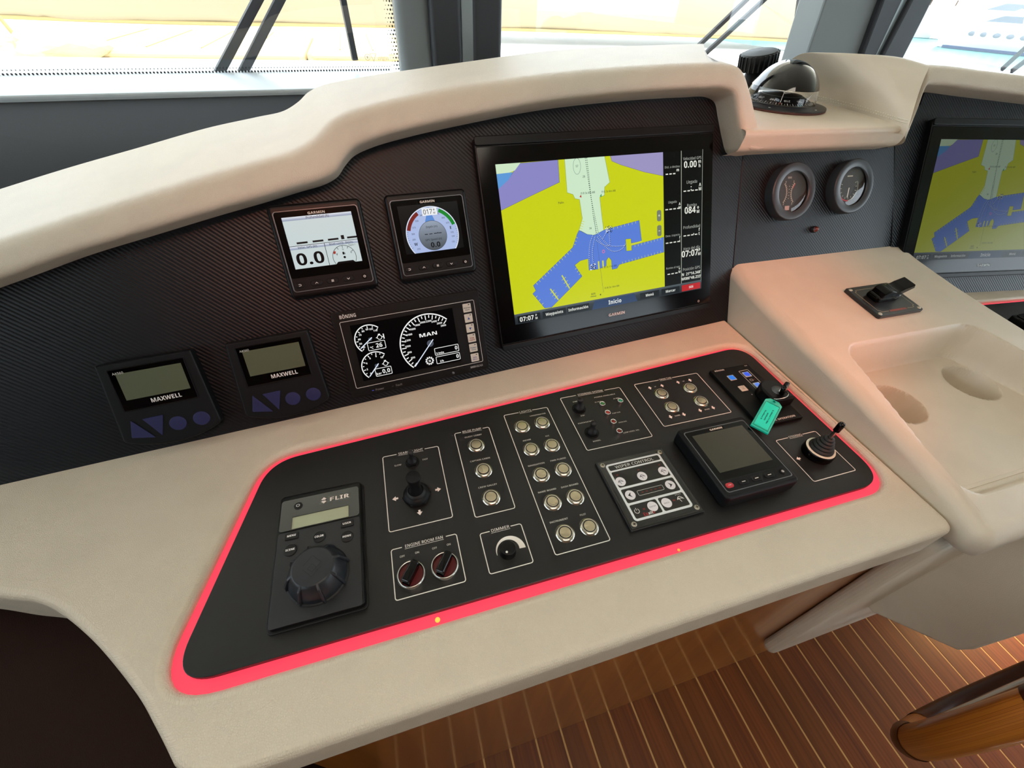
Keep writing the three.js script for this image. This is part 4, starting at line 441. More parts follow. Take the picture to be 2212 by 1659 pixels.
// ───────────────────────── instruments on the dashboard ─────────────────────────
function drawChart(g, W, H) {
  g.scale(W / 1000, H / 628); const big = (p) => p;
  g.fillStyle = '#cfd81a'; g.fillRect(0, 0, 1000, 628);
  poly(g, [[102, 2], [268, 0], [266, 83], [129, 125], [0, 166], [0, 85], [47, 55], [79, 22]], '#8f8ccc', '#5a5a80', 1); poly(g, [[0, 0], [105, 0], [78, 26], [51, 33], [0, 34]], '#d4eecb'); poly(g, [[0, 34], [68, 32], [47, 57], [0, 88]], '#5f9fdf'); poly(g, [[511, 0], [780, 0], [780, 96], [679, 73], [561, 37], [518, 20]], '#a29ac8', '#5a5a80', 1);
  poly(g, [[297, -1], [484, -1], [503, 101], [476, 118], [473, 150], [450, 156], [455, 238], [460, 291], [430, 304], [406, 305], [378, 299], [351, 283], [339, 278], [359, 232], [352, 156], [331, 151], [323, 134], [297, 125], [297, 58]], '#d3f0cf', '#6a7a40', 1);
  const hb = [[339, 278], [378, 299], [412, 306], [460, 291], [472, 288], [645, 269], [655, 358], [599, 362], [598, 342], [570, 341], [572, 393], [600, 394], [600, 373], [777, 356], [777, 423], [531, 447], [519, 462], [492, 463], [491, 423], [478, 407], [465, 420], [463, 443], [425, 452], [374, 450], [374, 400], [334, 404], [306, 419], [338, 471], [275, 515], [177, 582], [144, 580], [95, 510], [111, 499], [102, 476], [303, 344], [329, 292]]; poly(g, hb, '#5f84de', '#3c5590', 1);
  g.strokeStyle = '#d4dc50'; g.lineWidth = 4; const seg = (a, b, n, l, s) => { for (let i = 1; i < n; i++) { const x = lerp(a[0], b[0], i / n), y = lerp(a[1], b[1], i / n), dx = b[1] - a[1], dy = a[0] - b[0], q = Math.hypot(dx, dy); g.lineWidth = 2; g.beginPath(); g.moveTo(x, y); g.lineTo(x + dx / q * l * s, y + dy / q * l * s); g.stroke(); } };
  for (const [a, b] of [[[240, 453], [272, 515]], [[179, 502], [213, 555]]]) { g.lineWidth = 6; g.beginPath(); g.moveTo(...a); g.lineTo(...b); g.stroke(); seg(a, b, 4, 12, 1); seg(a, b, 4, 12, -1); }
  seg([303, 344], [102, 476], 14, 10, 1); seg([95, 510], [144, 580], 4, 10, 1); seg([472, 288], [645, 269], 9, 9, -1); seg([600, 373], [777, 356], 10, 9, -1); seg([531, 447], [777, 423], 14, 9, 1); seg([306, 419], [338, 471], 4, 9, -1); seg([329, 292], [303, 344], 4, 9, 1); seg([359, 232], [339, 278], 5, 14, 1); g.lineWidth = 8; for (const x of [425, 447]) { g.beginPath(); g.moveTo(x, 452); g.lineTo(x, 418); g.stroke(); } g.lineWidth = 5; g.beginPath(); g.moveTo(598, 367); g.lineTo(656, 360); g.stroke();
  const dots = (p, c) => { g.setLineDash([3, 5]); g.lineWidth = 3; g.strokeStyle = c; const q = new THREE.CatmullRomCurve3(p.map(([x, y]) => V(x, y, 0))).getPoints(30); g.beginPath(); q.forEach((k, i) => i ? g.lineTo(k.x, k.y) : g.moveTo(k.x, k.y)); g.stroke(); g.setLineDash([]); };
  for (const p of [[[392, 0], [397, 51], [403, 114], [410, 178], [413, 230], [425, 302]], [[399, 0], [403, 60], [409, 161], [419, 222], [433, 302]]]) dots(p, '#2a3a3a');
  for (const p of [[[406, 304], [390, 334], [381, 378], [378, 428]], [[414, 314], [398, 371], [398, 430]], [[427, 315], [451, 349], [502, 385], [547, 381], [568, 362]], [[420, 328], [456, 352], [515, 365], [571, 369]], [[433, 302], [452, 327], [485, 358], [487, 303]], [[452, 327], [465, 310], [480, 294]]]) { dots(p, '#e8f0ff'); dots(p.map(([x, y]) => [x + 2, y + 2]), '#26305a'); }
  for (const [x, y] of [[483, 289], [391, 438]]) for (let i = 0; i < 46; i++) { g.fillStyle = i % 2 ? '#f0f4f0' : '#1c2430'; g.fillRect(x + (rnd() - 0.5) * 34, y + (rnd() - 0.5) * 28, 4, 3); }
  g.strokeStyle = '#4a5a70'; g.lineWidth = 1; g.beginPath(); g.moveTo(416, 230); g.lineTo(424, 346); g.lineTo(441, 558); g.stroke(); g.beginPath(); g.ellipse(351, 29, 17, 30, 0.05, 0, 7); g.stroke();
  const s = (t, x, y, z = 11) => txt(g, t, x, y, z, { c: '#26303a', w: 'normal' }); s('Palm', 265, 161, 12); s('Fl R 3s 8m 4M', 394, 134); s('Fl G 3s 8m 4M', 495, 136); s('Fl W 3s 14m 6M', 487, 541); s('Fl W 3s 11m 6M', 478, 449); s('80ft', 388, 557, 13); s('57', 351, 29); s('28', 380, 70); s('34', 395, 276); poly(g, [[373, 568], [403, 568]], null, '#26303a', 2); poly(g, [[420, 566], [428, 562], [427, 570]], '#26303a');
  poly(g, [[355, 146], [360, 140], [361, 148]], '#c03030', '#c03030', 2); poly(g, [[452, 152], [458, 145], [458, 153]], '#2a9a40', '#2a9a40', 2); g.strokeStyle = '#e07ab0'; g.lineWidth = 3; g.beginPath(); g.arc(453, 380, 6, 0, 7); g.stroke();
  for (const [y, c] of [[260, '+'], [325, '–']]) { rrect(g, 741, y - 24, 24, 48, 9); g.fillStyle = '#7a836e'; g.fill(); txt(g, c, 753, y, 22, { c: '#e8ecd8' }); }
  g.fillStyle = '#0b0d0c'; g.fillRect(779, 0, 221, 584); g.fillStyle = '#b8bfae'; g.fillRect(876, 0, 3, 584); g.fillRect(996, 0, 2, 584);
  const lab = (t, x, y, z = 18) => txt(g, t, x, y, z, { c: '#b9bdb4', w: 'normal' }), val = (t, x, y, z = 42) => txt(g, t, x, y, z, { c: '#eef0e4', w: 'bold' }), dash = (x, y, n = 4, w = 15) => { g.fillStyle = '#e6e8dc'; for (let i = 0; i < n; i++) g.fillRect(x + i * (w + 7), y, w, 5); };
  lab('Velocidad GPS', 939, 34, 16); val('0.00', 928, 58, 38); val('m', 980, 48, 20); val('h', 980, 66, 20); lab('Llegada', 937, 131); dash(890, 166); val(':', 933, 156, 30); val('A', 984, 146, 20); val('M', 984, 164, 20); lab('Rumbo', 938, 231); val('084', 928, 253, 40); val('o', 974, 243, 20); val('M', 974, 262, 20); lab('Profundidad', 938, 327); dash(890, 362); val('.', 950, 352, 30); val('f', 982, 344, 20); val('t', 982, 362, 20); lab('Hora del día', 938, 424); val('07:07', 928, 448, 40); val('P', 984, 438, 20); val('M', 984, 456, 20); lab('Posición GPS', 938, 520); txt(g, 'N  21°14.348\'', 938, 543, 19, { c: '#eef0e4' }); txt(g, 'W086°48.233\'', 938, 564, 19, { c: '#eef0e4' });
  lab('Dist. a destino', 828, 62, 13); dash(792, 88, 3, 13); val('m', 858, 76, 17); lab('Llegada', 828, 208, 14); dash(788, 236); val('A', 868, 220, 16); val('M', 868, 236, 16); lab('Desv. trayecto', 828, 354, 13); dash(788, 383); val('f', 868, 368, 16); val('t', 868, 383, 16); lab('Rumbo al wpt', 828, 501, 13); dash(796, 527, 3, 15); val('o', 866, 510, 15); val('M', 866, 526, 15);
  const bg = g.createLinearGradient(0, 584, 0, 628); bg.addColorStop(0, '#5c666a'); bg.addColorStop(0.35, '#333c42'); bg.addColorStop(1, '#20272c'); g.fillStyle = bg; g.fillRect(0, 584, 1000, 44);
  const btn = (x0, x1, t, c = '#12181c', z = 17) => { g.fillStyle = c; rrect(g, x0, 594, x1 - x0, 30, 2); g.fill(); txt(g, t, (x0 + x1) / 2, 609, z, { c: '#f0f2ea' }); }; btn(13, 119, '', '#0c0f10'); txt(g, '07:07', 55, 610, 27, { c: '#f0f2ea' }); txt(g, 'P', 100, 603, 13, { c: '#f0f2ea' }); txt(g, 'M', 100, 616, 13, { c: '#f0f2ea' }); btn(131, 245, 'Waypoints'); btn(252, 363, 'Información'); poly(g, [[376, 628], [392, 590], [606, 590], [622, 628]], '#2a4266'); txt(g, 'Inicio', 499, 609, 26, { c: '#f2f4ee' }); btn(637, 746, 'Menú'); btn(759, 866, 'Marcar'); btn(880, 993, 'SOS', '#c01c22', 15);
}
function plotter(name, label, fr, cx, cy, glow, px) {
  const W = 0.4125, H = 0.301, t = thing(name, label, 'chart plotter', fr, [cx, cy, 0]), d = 0.0125;
  mesh('housing', slab(rr(W, H, 0.006), d, 0.0016, 3), M.satin, t);
  mesh('front_glass', slab(rr(W - 0.003, H - 0.024, 0.002), 0.0014, 0.0003).translate(0, -0.0015, d - 0.0006), M.gloss, t);
  mesh('top_strip', slab(rr(W, 0.0118, 0.003, 0, H / 2 - 0.0059), 0.0042, 0.0012, 3).translate(0, 0, d - 0.0012), M.satin, t);
  mesh('bottom_strip', slab(rr(W, 0.0092, 0.003, 0, -H / 2 + 0.0046), 0.0042, 0.0012, 3).translate(0, 0, d - 0.0012), M.satin, t);
  screen(t, 'display_screen', 0.3645, 0.2275, 0.0020, 0.0008, d + 0.0011, px, Math.round(px * 0.628), drawChart, glow);
  decal(t, 'maker_name', 0.04, 0.009, 0.004, -0.1275, d + 0.0012, 9000, (c, w, h) => txt(c, 'GARMIN', w / 2, h / 2, h * 0.72, { c: '#cfd2d2', maxW: w * 0.82 }));
  decal(t, 'power_symbol', 0.006, 0.006, 0.178, -0.1345, d + 0.0012, 12000, (c, w, h) => { c.strokeStyle = '#c8ccc8'; c.lineWidth = w * 0.1; c.beginPath(); c.arc(w / 2, h / 2, w * 0.28, -0.9, 4); c.stroke(); c.beginPath(); c.moveTo(w / 2, h * 0.12); c.lineTo(w / 2, h * 0.45); c.stroke(); });
  return t;
}
plotter('chart_plotter', 'large black chart plotter showing a yellow and blue harbour chart', DL, 0.3558, 0.1893, 0.92, 2000);
{ const p = DR.px(2018, 255, 0.0125); plotter('chart_plotter', 'large black chart plotter with dim glossy screen on the starboard face', DR, p[0] + 0.2062, p[1] - 0.1505, 0.2, 1000); }

// engine monitor
{
  const cx = 0.0204, cy = 0.0765, t = thing('engine_display', 'wide black engine monitor with three white dials and six square keys', 'display', DL, [cx, cy, 0]);
  mesh('housing', slab(rr(0.2104, 0.1240, 0.002), 0.0065, 0.001, 2), M.black, t);
  screen(t, 'display_screen', 0.1460, 0.0815, 0.0092 - cx, 0.0775 - cy, 0.0068, 1500, 834, (g, w, h) => {
    g.scale(1.5, 1.5); g.fillStyle = '#020203'; g.fillRect(0, 0, 1000, 556); const P = Math.PI, wt = '#f4f4f2';
    const dial = (X, Y, r, a0, a1, lw, n, lbl, lr, z) => { g.strokeStyle = wt; g.lineWidth = lw; g.beginPath(); g.arc(X, Y, r, a0, a1); g.stroke(); for (let i = 0; i <= n; i++) { const a = lerp(a0, a1, i / n), l = i % 2 ? r * 0.09 : r * 0.15; g.lineWidth = lw * 0.8; g.beginPath(); g.moveTo(X + Math.cos(a) * (r - lw), Y + Math.sin(a) * (r - lw)); g.lineTo(X + Math.cos(a) * (r - lw - l), Y + Math.sin(a) * (r - lw - l)); g.stroke(); } lbl.forEach(([s, k]) => { const a = lerp(a0, a1, k); txt(g, s, X + Math.cos(a) * lr, Y + Math.sin(a) * lr, z, { c: wt }); }); };
    dial(152, 161, 139, P * 0.74, P * 1.75, 10, 8, [['40', 0.03], ['50', 0.17], ['60', 0.31], ['70', 0.45], ['80', 0.6], ['90', 0.73], ['100', 0.85], ['110', 0.985]], 98, 24);
    dial(155, 429, 139, P * 0.74, P * 1.75, 10, 10, [['0', 0.02], ['2', 0.2], ['4', 0.4], ['6', 0.6], ['8', 0.8], ['10', 0.985]], 96, 26);
    dial(715, 314, 298, P * 0.75, P * 1.75, 12, 24, [['600', 0.09], ['800', 0.18], ['1000', 0.27], ['1200', 0.355], ['1400', 0.44], ['1600', 0.53], ['1800', 0.615], ['2000', 0.70], ['2200', 0.785], ['2400', 0.865], ['2600', 0.945], ['2800', 1.01]], 226, 26);
    const needle = (a, b, hx, hy, k) => { g.fillStyle = '#4a505c'; g.beginPath(); g.arc(hx, hy, k, 0, 7); g.fill(); g.strokeStyle = '#c6d4ee'; g.lineWidth = 10; g.beginPath(); g.moveTo(...a); g.lineTo(...b); g.stroke(); g.strokeStyle = '#ffffff'; g.lineWidth = 4; g.stroke(); };
    needle([172, 147], [48, 234], 152, 161, 17); needle([177, 411], [68, 522], 155, 429, 18); needle([751, 279], [520, 518], 715, 314, 34);
    txt(g, 'MAN', 712, 219, 50, { c: wt, maxW: 195 }); const bx = (x, y, ww, hh) => { g.fillStyle = '#020203'; g.strokeStyle = wt; g.lineWidth = 6; rrect(g, x, y, ww, hh, 8); g.fill(); g.stroke(); };
    bx(117, 194, 165, 77); txt(g, '°C', 150, 245, 32, { c: wt }); txt(g, '26', 222, 233, 58, { c: wt }); bx(130, 460, 156, 76); txt(g, 'bar', 160, 512, 32, { c: wt }); txt(g, '0,0', 234, 498, 56, { c: wt }); bx(745, 376, 250, 72); txt(g, '1/min', 795, 430, 30, { c: wt }); txt(g, '0', 970, 411, 52, { c: wt }); bx(745, 466, 250, 72); txt(g, 'l/h', 800, 518, 30, { c: wt }); txt(g, '0', 970, 501, 52, { c: wt });
    g.strokeStyle = wt; g.lineWidth = 11; g.setLineDash([13, 9]); g.beginPath(); g.arc(676, 490, 38, 0, 7); g.stroke(); g.setLineDash([]); g.lineWidth = 7; g.beginPath(); g.arc(676, 490, 30, 0, 7); g.stroke(); txt(g, 'N', 676, 492, 32, { c: wt }); for (const [x, y] of [[243, 158], [243, 424]]) { g.lineWidth = 6; g.beginPath(); g.arc(x, y, 21, 0, 7); g.stroke(); g.fillStyle = wt; g.fillRect(x - 10, y - 34, 20, 12); g.fillRect(x - 34, y - 4, 12, 8); g.fillRect(x + 22, y - 4, 12, 8); } g.fillRect(278, 130, 10, 50);
  }, 1.0);
  decal(t, 'printed_legend', 0.208, 0.122, 0, 0, 0.0067, 8000, (g, w, h) => {
    const k = 8000, X = (a) => (a - cx) * k + w / 2, Y = (b) => (cy - b) * k + h / 2; g.strokeStyle = '#d8d6d0'; g.lineWidth = 0.0007 * k; rrect(g, X(-0.0756), Y(0.1246), 0.192 * k, 0.0963 * k, 0.002 * k); g.stroke();
    txt(g, 'BÖNING', X(-0.0745), Y(0.1315), 0.0068 * k, { a: 'left', c: '#d6d4ce', maxW: 0.0225 * k }); txt(g, 'MMDS-CLC 6.5', X(0.1150), Y(0.0225), 0.0042 * k, { a: 'right', c: '#a8a6a0', maxW: 0.02 * k }); txt(g, 'Power', X(-0.0445), Y(0.0203), 0.0044 * k, { c: '#8c8b88', w: 'normal' }); txt(g, 'Fault', X(-0.0165), Y(0.0203), 0.0044 * k, { c: '#8c8b88', w: 'normal' });
    g.fillStyle = '#3a48d0'; g.fillRect(X(-0.0556), Y(0.0208), 0.0028 * k, 0.0011 * k); g.fillStyle = '#3a3a3a'; g.fillRect(X(-0.0270), Y(0.0206), 0.0028 * k, 0.001 * k);
  });
  mesh('light_sensor', lathe([[0.0022, 0], [0.0018, 0.0006], [0.0001, 0.0007]], 16).translate(0.0666 - cx, 0.0198 - cy, 0.0064), M.darkSteel, t);
  const kg = slab(rr(0.0125, 0.0128, 0.001), 0.0012, 0.0004), txts = [['Alarms', 'more', '#55555a'], ['▲', '', '#2a4690'], ['▼', '', '#2a4690'], ['Stop', 'engine', '#a04038'], ['Power', 'Setup', '#4a6a88'], ['Info', 'Menu', '#4a4aa0']];
  [0.1145, 0.0990, 0.0836, 0.0682, 0.0527, 0.0370].forEach((b, i) => { const key = mesh('key', kg, M.key, t); key.position.set(0.1045 - cx, b - cy, 0.0060); decal(key, 'key_legend', 0.012, 0.012, 0, 0, 0.0014, 12000, (g, w, h) => { g.fillStyle = '#222'; g.fillRect(w * 0.66, h * 0.08, w * 0.2, h * 0.1); if (i === 1 || i === 2) poly(g, i === 1 ? [[w * 0.34, h * 0.68], [w * 0.5, h * 0.36], [w * 0.66, h * 0.68]] : [[w * 0.34, h * 0.42], [w * 0.5, h * 0.74], [w * 0.66, h * 0.42]], '#24489a'); else { txt(g, txts[i][0], w / 2, h * 0.48, h * 0.27, { c: txts[i][2] }); txt(g, txts[i][1], w / 2, h * 0.74, h * 0.23, { c: txts[i][2] }); } }); });
}

// anchor chain counters
function chainCounter(label, cx) {
  const cy = 0.0655, t = thing('chain_counter', label, 'chain counter', DL, [cx, cy, 0], 'anchor chain counters'), d = 0.0165;
  const s = new THREE.Shape(); s.moveTo(-0.0468, 0.058); s.lineTo(0.0468, 0.058); s.quadraticCurveTo(0.0485, 0.058, 0.0486, 0.056); s.lineTo(0.0530, -0.036); s.quadraticCurveTo(0.0530, -0.0395, 0.049, -0.042); s.quadraticCurveTo(0, -0.0645, -0.049, -0.042); s.quadraticCurveTo(-0.0530, -0.0395, -0.0530, -0.036); s.lineTo(-0.0486, 0.056); s.quadraticCurveTo(-0.0485, 0.058, -0.0468, 0.058);
  mesh('housing', slab(s, d, 0.0022, 3, 14), M.charcoal, t);
  mesh('window_frame', slab((() => { const q = rr(0.0800, 0.0545, 0.002, 0, 0.0245); q.holes.push(new THREE.Path(rr(0.0768, 0.0513, 0.0012, 0, 0.0245).getPoints(3))); return q; })(), 0.0012, 0.0004).translate(0, 0, d - 0.0004), M.satin, t);
  mesh('window_glass', box(0.0766, 0.0511, 0.0005, 0, 0.0245, d + 0.0001), M.gloss, t);
  mesh('lcd_display', box(0.0668, 0.0332, 0.0003, 0.0012, 0.0282, d + 0.0004), phys(0x59604c, 0.3, { clearcoat: 1, clearcoatRoughness: 0.04 }), t);
  decal(t, 'printed_legend', 0.0766, 0.0511, 0, 0.0245, d + 0.0008, 11000, (g, w, h) => { txt(g, 'AA560', w * 0.045, h * 0.045, h * 0.075, { a: 'left', c: '#d8d8d4', w: 'normal', b: 'top' }); txt(g, 'MAXWELL', w * 0.59, h * 0.86, h * 0.145, { c: '#dcdcda', maxW: w * 0.43 }); });
  const tri = (p) => slab(roundShape(p, 0.0014), 0.0016, 0.0005);
  mesh('arrow_key', tri([[-0.0370, -0.0135], [-0.0440 + 0.001, -0.0355], [-0.0195, -0.0410]].map(([x, y]) => [x, y])).translate(0, 0, d - 0.0003), M.bluekey, t);
  mesh('arrow_key', tri([[-0.0255, -0.0145], [-0.0035, -0.0145], [-0.0120, -0.0405]]).translate(0, 0, d - 0.0003), M.bluekey, t);
  for (const x of [0.0080, 0.0340]) mesh('round_key', lathe([[0.0092, 0], [0.0092, 0.0010], [0.0085, 0.0015], [0.0001, 0.0016]], 32).translate(x, -0.0292, d - 0.0002), M.bluekey, t);
}
chainCounter('black anchor chain counter with blue keys, farther from the engine monitor', -0.2992);
chainCounter('black anchor chain counter with blue keys, next to the engine monitor', -0.1650);

// round gauges and lamp on the centre panel
function gauge(label, a, b, R, draw) {
  const t = thing('round_gauge', label, 'gauge', DC, [a, b, 0], 'round gauges'), d = 0.018;
  mesh('bezel', lathe([[R, 0], [R, d - 0.002], [R - 0.002, d], [R * 0.71, d - 0.0004], [R * 0.70, d - 0.004]], 56), std(0x34383c, 0.34), t);
  mesh('dial_face', lathe([[R * 0.72, d - 0.0075], [0.0001, d - 0.0074]], 48), std(0x2c2a26, 0.5), t);
  decal(t, 'dial_print', R * 1.4, R * 1.4, 0, 0, d - 0.0070, 7000, draw);
  mesh('glass', lathe([[R * 0.712, d - 0.0042], [R * 0.5, d - 0.0026], [0.0001, d - 0.0018]], 40), M.clear, t);
}
gauge('round gauge with two vertical arc scales, left of the small lamp', 0.1080, 0.0437, 0.0490, (g, w, h) => {
  const c = '#d8c8b0'; g.strokeStyle = c; g.lineWidth = w * 0.012; for (const s of [-1, 1]) { g.beginPath(); g.arc(w * (0.42 + s * 0.42), h * 0.52, w * 0.34, s < 0 ? -0.75 : Math.PI - 0.75, s < 0 ? 0.75 : Math.PI + 0.75); g.stroke(); for (let i = 0; i < 11; i++) { const a = -0.7 + i * 0.14, cx = w * (0.42 + s * 0.42); g.beginPath(); g.moveTo(cx - s * Math.cos(a) * w * 0.34, h * 0.52 + Math.sin(a) * w * 0.34); g.lineTo(cx - s * Math.cos(a) * w * 0.38, h * 0.52 + Math.sin(a) * w * 0.38); g.stroke(); } }
  g.strokeStyle = '#a84038'; g.lineWidth = w * 0.03; g.beginPath(); g.arc(w * 0.84, h * 0.52, w * 0.32, Math.PI + 0.35, Math.PI + 0.75); g.stroke(); for (let i = 0; i < 5; i++) txt(g, '·', w * 0.42, h * (0.36 + i * 0.075), h * 0.12, { c }); for (const [x, y] of [[0.29, 0.25], [0.55, 0.25], [0.27, 0.8], [0.55, 0.8]]) txt(g, '7', w * x, h * y, h * 0.06, { c }); g.fillStyle = '#8a8276'; g.fillRect(w * 0.34, h * 0.12, w * 0.13, h * 0.05); g.fillStyle = '#b8a094'; g.fillRect(w * 0.33, h * 0.84, w * 0.15, h * 0.11);
});
gauge('round gauge with a red and white arc and one needle, right of the small lamp', 0.2497, 0.0452, 0.0480, (g, w, h) => {
  const X = w * 0.42, Y = h * 0.52, r = w * 0.34; g.lineWidth = w * 0.03; g.strokeStyle = '#c8303a'; g.beginPath(); g.arc(X, Y, r, 1.45, 3.5); g.stroke(); g.strokeStyle = '#c9c4a8'; g.lineWidth = w * 0.014; g.beginPath(); g.arc(X, Y, r, -0.5, 1.45); g.stroke(); for (let i = 0; i < 11; i++) { const a = -0.5 + i * 0.4; g.beginPath(); g.moveTo(X + Math.cos(a) * r * 0.9, Y + Math.sin(a) * r * 0.9); g.lineTo(X + Math.cos(a) * r * 0.74, Y + Math.sin(a) * r * 0.74); g.stroke(); } g.strokeStyle = '#e8e0d4'; g.lineWidth = w * 0.035; g.beginPath(); g.moveTo(X + w * 0.02, Y); g.lineTo(X - w * 0.01, Y + r * 0.75); g.stroke(); g.fillStyle = '#b8ae9c'; g.fillRect(w * 0.32, h * 0.2, w * 0.2, h * 0.035);
});
{ const p = DC.px(1640 + 1045 / 8.508, 330 + 1405 / 8.508, 0.006), t = thing('warning_lamp', 'tiny dark red indicator lamp below the two round gauges', 'lamp', DC, [p[0], p[1], 0]); mesh('holder', lathe([[0.0062, 0], [0.006, 0.005], [0.005, 0.0062]], 24), M.darkSteel, t); mesh('lens', lathe([[0.0051, 0.0055], [0.0042, 0.009], [0.002, 0.0108], [0.0001, 0.011]], 24), phys(0x5a1408, 0.08, { clearcoat: 1 }), t); }

// ───────────────────────── compass ─────────────────────────
{
  const C = [0.793, SHY, -0.798], t = thing('compass', 'black domed compass with chrome-like hood on the cream shelf', 'compass', null, C);
  const L2 = (p, s = 56) => new THREE.LatheGeometry(p.map(([r, y]) => new THREE.Vector2(Math.max(r, 1e-5), y)), s);
  mesh('gasket', L2([[0.0845, 0], [0.0862, 0.0012], [0.086, 0.0034], [0.08, 0.0036]]), std(0x5a2f28, 0.5), t);
  mesh('flange', L2([[0.0862, 0.0034], [0.0855, 0.0056], [0.066, 0.0075], [0.064, 0.009]]), std(0x2a2a2e, 0.35), t);
  const ct = canvas(768, 768, (g, w, h) => { g.fillStyle = '#0d0f14'; g.fillRect(0, 0, w, h); g.translate(w / 2, h / 2); g.strokeStyle = '#f2f2f0'; for (let i = 0; i < 72; i++) { g.save(); g.rotate(i * Math.PI / 36); g.lineWidth = i % 2 ? 4 : 7; g.beginPath(); g.moveTo(0, -h * 0.485); g.lineTo(0, -h * (i % 2 ? 0.45 : 0.435)); g.stroke(); if (i % 6 === 0) txt(g, String((i * 5 + 330) % 360), 0, -h * 0.385, 44); g.restore(); } g.lineWidth = 5; g.beginPath(); g.arc(0, 0, h * 0.3, 0, 7); g.stroke(); });
  const card = L2([[0.0605, 0.010], [0.054, 0.0125], [0.036, 0.0205], [0.0001, 0.024]]); { const p = card.attributes.position, u = card.attributes.uv; for (let i = 0; i < p.count; i++) u.setXY(i, 0.5 + p.getX(i) / 0.124, 0.5 + p.getZ(i) / -0.124); }
  mesh('compass_card', card, std(0xffffff, 0.4, { map: ct }), t).rotation.y = 0.55;
  mesh('lubber_line', bar(V(-0.036, 0.012, 0.040), V(-0.030, 0.036, 0.034), 0.0006), M.paper, t);
  mesh('lubber_mark', box(0.005, 0.004, 0.003, -0.038, 0.011, 0.042), std(0x6a3020, 0.5), t);
  const rim = []; for (let i = 0; i <= 8; i++) { const a = i / 8 * 0.44; rim.push([0.0635 * Math.cos(a), 0.009 + 0.0635 * Math.sin(a)]); } mesh('clear_dome', L2(rim), M.clear, t);
  const hood = [[0.0602, 0.0325]]; for (let i = 0; i <= 14; i++) { const a = lerp(0.36, Math.PI / 2, i / 14); hood.push([0.0645 * Math.cos(a), 0.0095 + 0.0645 * Math.sin(a)]); } mesh('hood', L2(hood, 64), phys(0x070708, 0.05, { clearcoat: 1, clearcoatRoughness: 0.02 }), t);
  const kn = []; for (let i = 0; i < 26; i++) { const a = i / 26 * Math.PI * 2; kn.push(box(0.0042, 0.026, 0.003).rotateY(-a).translate(Math.cos(a) * 0.036, 0.013, Math.sin(a) * 0.036)); } kn.push(L2([[0.0001, 0], [0.0358, 0], [0.0358, 0.024], [0.033, 0.028], [0.0001, 0.03]], 40)); const k = mesh('ridged_cap', kn, M.rubber, t); k.position.set(0.02, 0.047, -0.115); k.rotation.z = 0.22; mesh('cap_stem', L2([[0.02, 0], [0.018, 0.05], [0.001, 0.05]], 24).translate(0.02, 0, -0.115), M.black, t);
  for (const a of [0.1, 1.3, 2.5, 3.7, 4.9]) mesh('flange_screw', L2([[0.0028, 0.0055], [0.0024, 0.0072], [0.0001, 0.0075]], 14).translate(Math.cos(a) * 0.076, -0.0004, Math.sin(a) * 0.076), M.steel, t);
}

// ───────────────────────── thruster switch, wheel, starboard console ─────────────────────────
{
  const z0 = -0.434, fr = new Frame(V(0.843, podY(z0) + 0.0004, z0), V(1, 0, 0), V(0, podY(z0 - 0.04) - podY(z0 + 0.04), -0.08)), t = thing('thruster_switch', 'black switch plate with four screws and a thick paddle lever on the pod', 'switch', fr);
  mesh('plate', slab(rr(0.1035, 0.0795, 0.004), 0.0065, 0.001, 2), std(0x1c1f22, 0.3), t);
  const sg = lathe([[0.0036, 0], [0.0034, 0.001], [0.002, 0.002], [0.0001, 0.0022]], 18); for (const [x, y] of [[-1, -1], [1, -1], [1, 1], [-1, 1]]) { const s = mesh('screw', sg, M.brushed, t); s.position.set(x * 0.0455, y * 0.0335, 0.0063); }
  decal(t, 'printed_border', 0.098, 0.074, 0, 0, 0.0068, 9000, (g, w, h) => { const k = 9000, X = (x) => x * k + w / 2, Y = (y) => h / 2 - y * k; g.strokeStyle = '#c9b898'; g.lineWidth = 0.0007 * k; const a = 0.0425, b = 0.0305, n = 0.005; g.beginPath(); g.moveTo(X(-a + n + 0.001), Y(b)); g.lineTo(X(a - n), Y(b)); g.quadraticCurveTo(X(a - n), Y(b - n), X(a), Y(b - n)); g.lineTo(X(a), Y(-b + n)); g.quadraticCurveTo(X(a - n), Y(-b + n), X(a - n), Y(-b)); g.lineTo(X(0.022), Y(-b)); g.moveTo(X(-0.022), Y(-b)); g.lineTo(X(-a + n), Y(-b)); g.quadraticCurveTo(X(-a + n), Y(-b + n), X(-a), Y(-b + n)); g.lineTo(X(-a), Y(b - n)); g.quadraticCurveTo(X(-a + n), Y(b - n), X(-a + n), Y(b)); g.stroke(); g.fillStyle = '#a8584c'; let x = -0.019; while (x < 0.019) { const s = 0.0012 + 0.0014 * rnd(); g.fillRect(X(x), Y(-0.0285), s * k, 0.0042 * k); x += s + 0.0007; } });
  mesh('lever_base', slab(roundShape([[-0.028, -0.013], [0.026, -0.013], [0.028, 0.013], [-0.028, 0.013]], 0.006), 0.012, 0.004, 3).translate(-0.002, 0.004, 0.006), M.gloss, t);
  const lev = new THREE.Shape(); lev.moveTo(-0.024, 0); lev.lineTo(-0.022, 0.010); lev.quadraticCurveTo(-0.016, 0.018, -0.006, 0.015); lev.quadraticCurveTo(0.006, 0.010, 0.016, 0.018); lev.lineTo(0.034, 0.024); lev.lineTo(0.039, 0.017); lev.lineTo(0.016, 0.004); lev.lineTo(0.012, 0); lev.closePath();
  mesh('lever', slab(lev, 0.025, 0.0018, 3, 10).rotateX(Math.PI / 2).translate(0, 0.0165, 0.014), M.gloss, t);
}
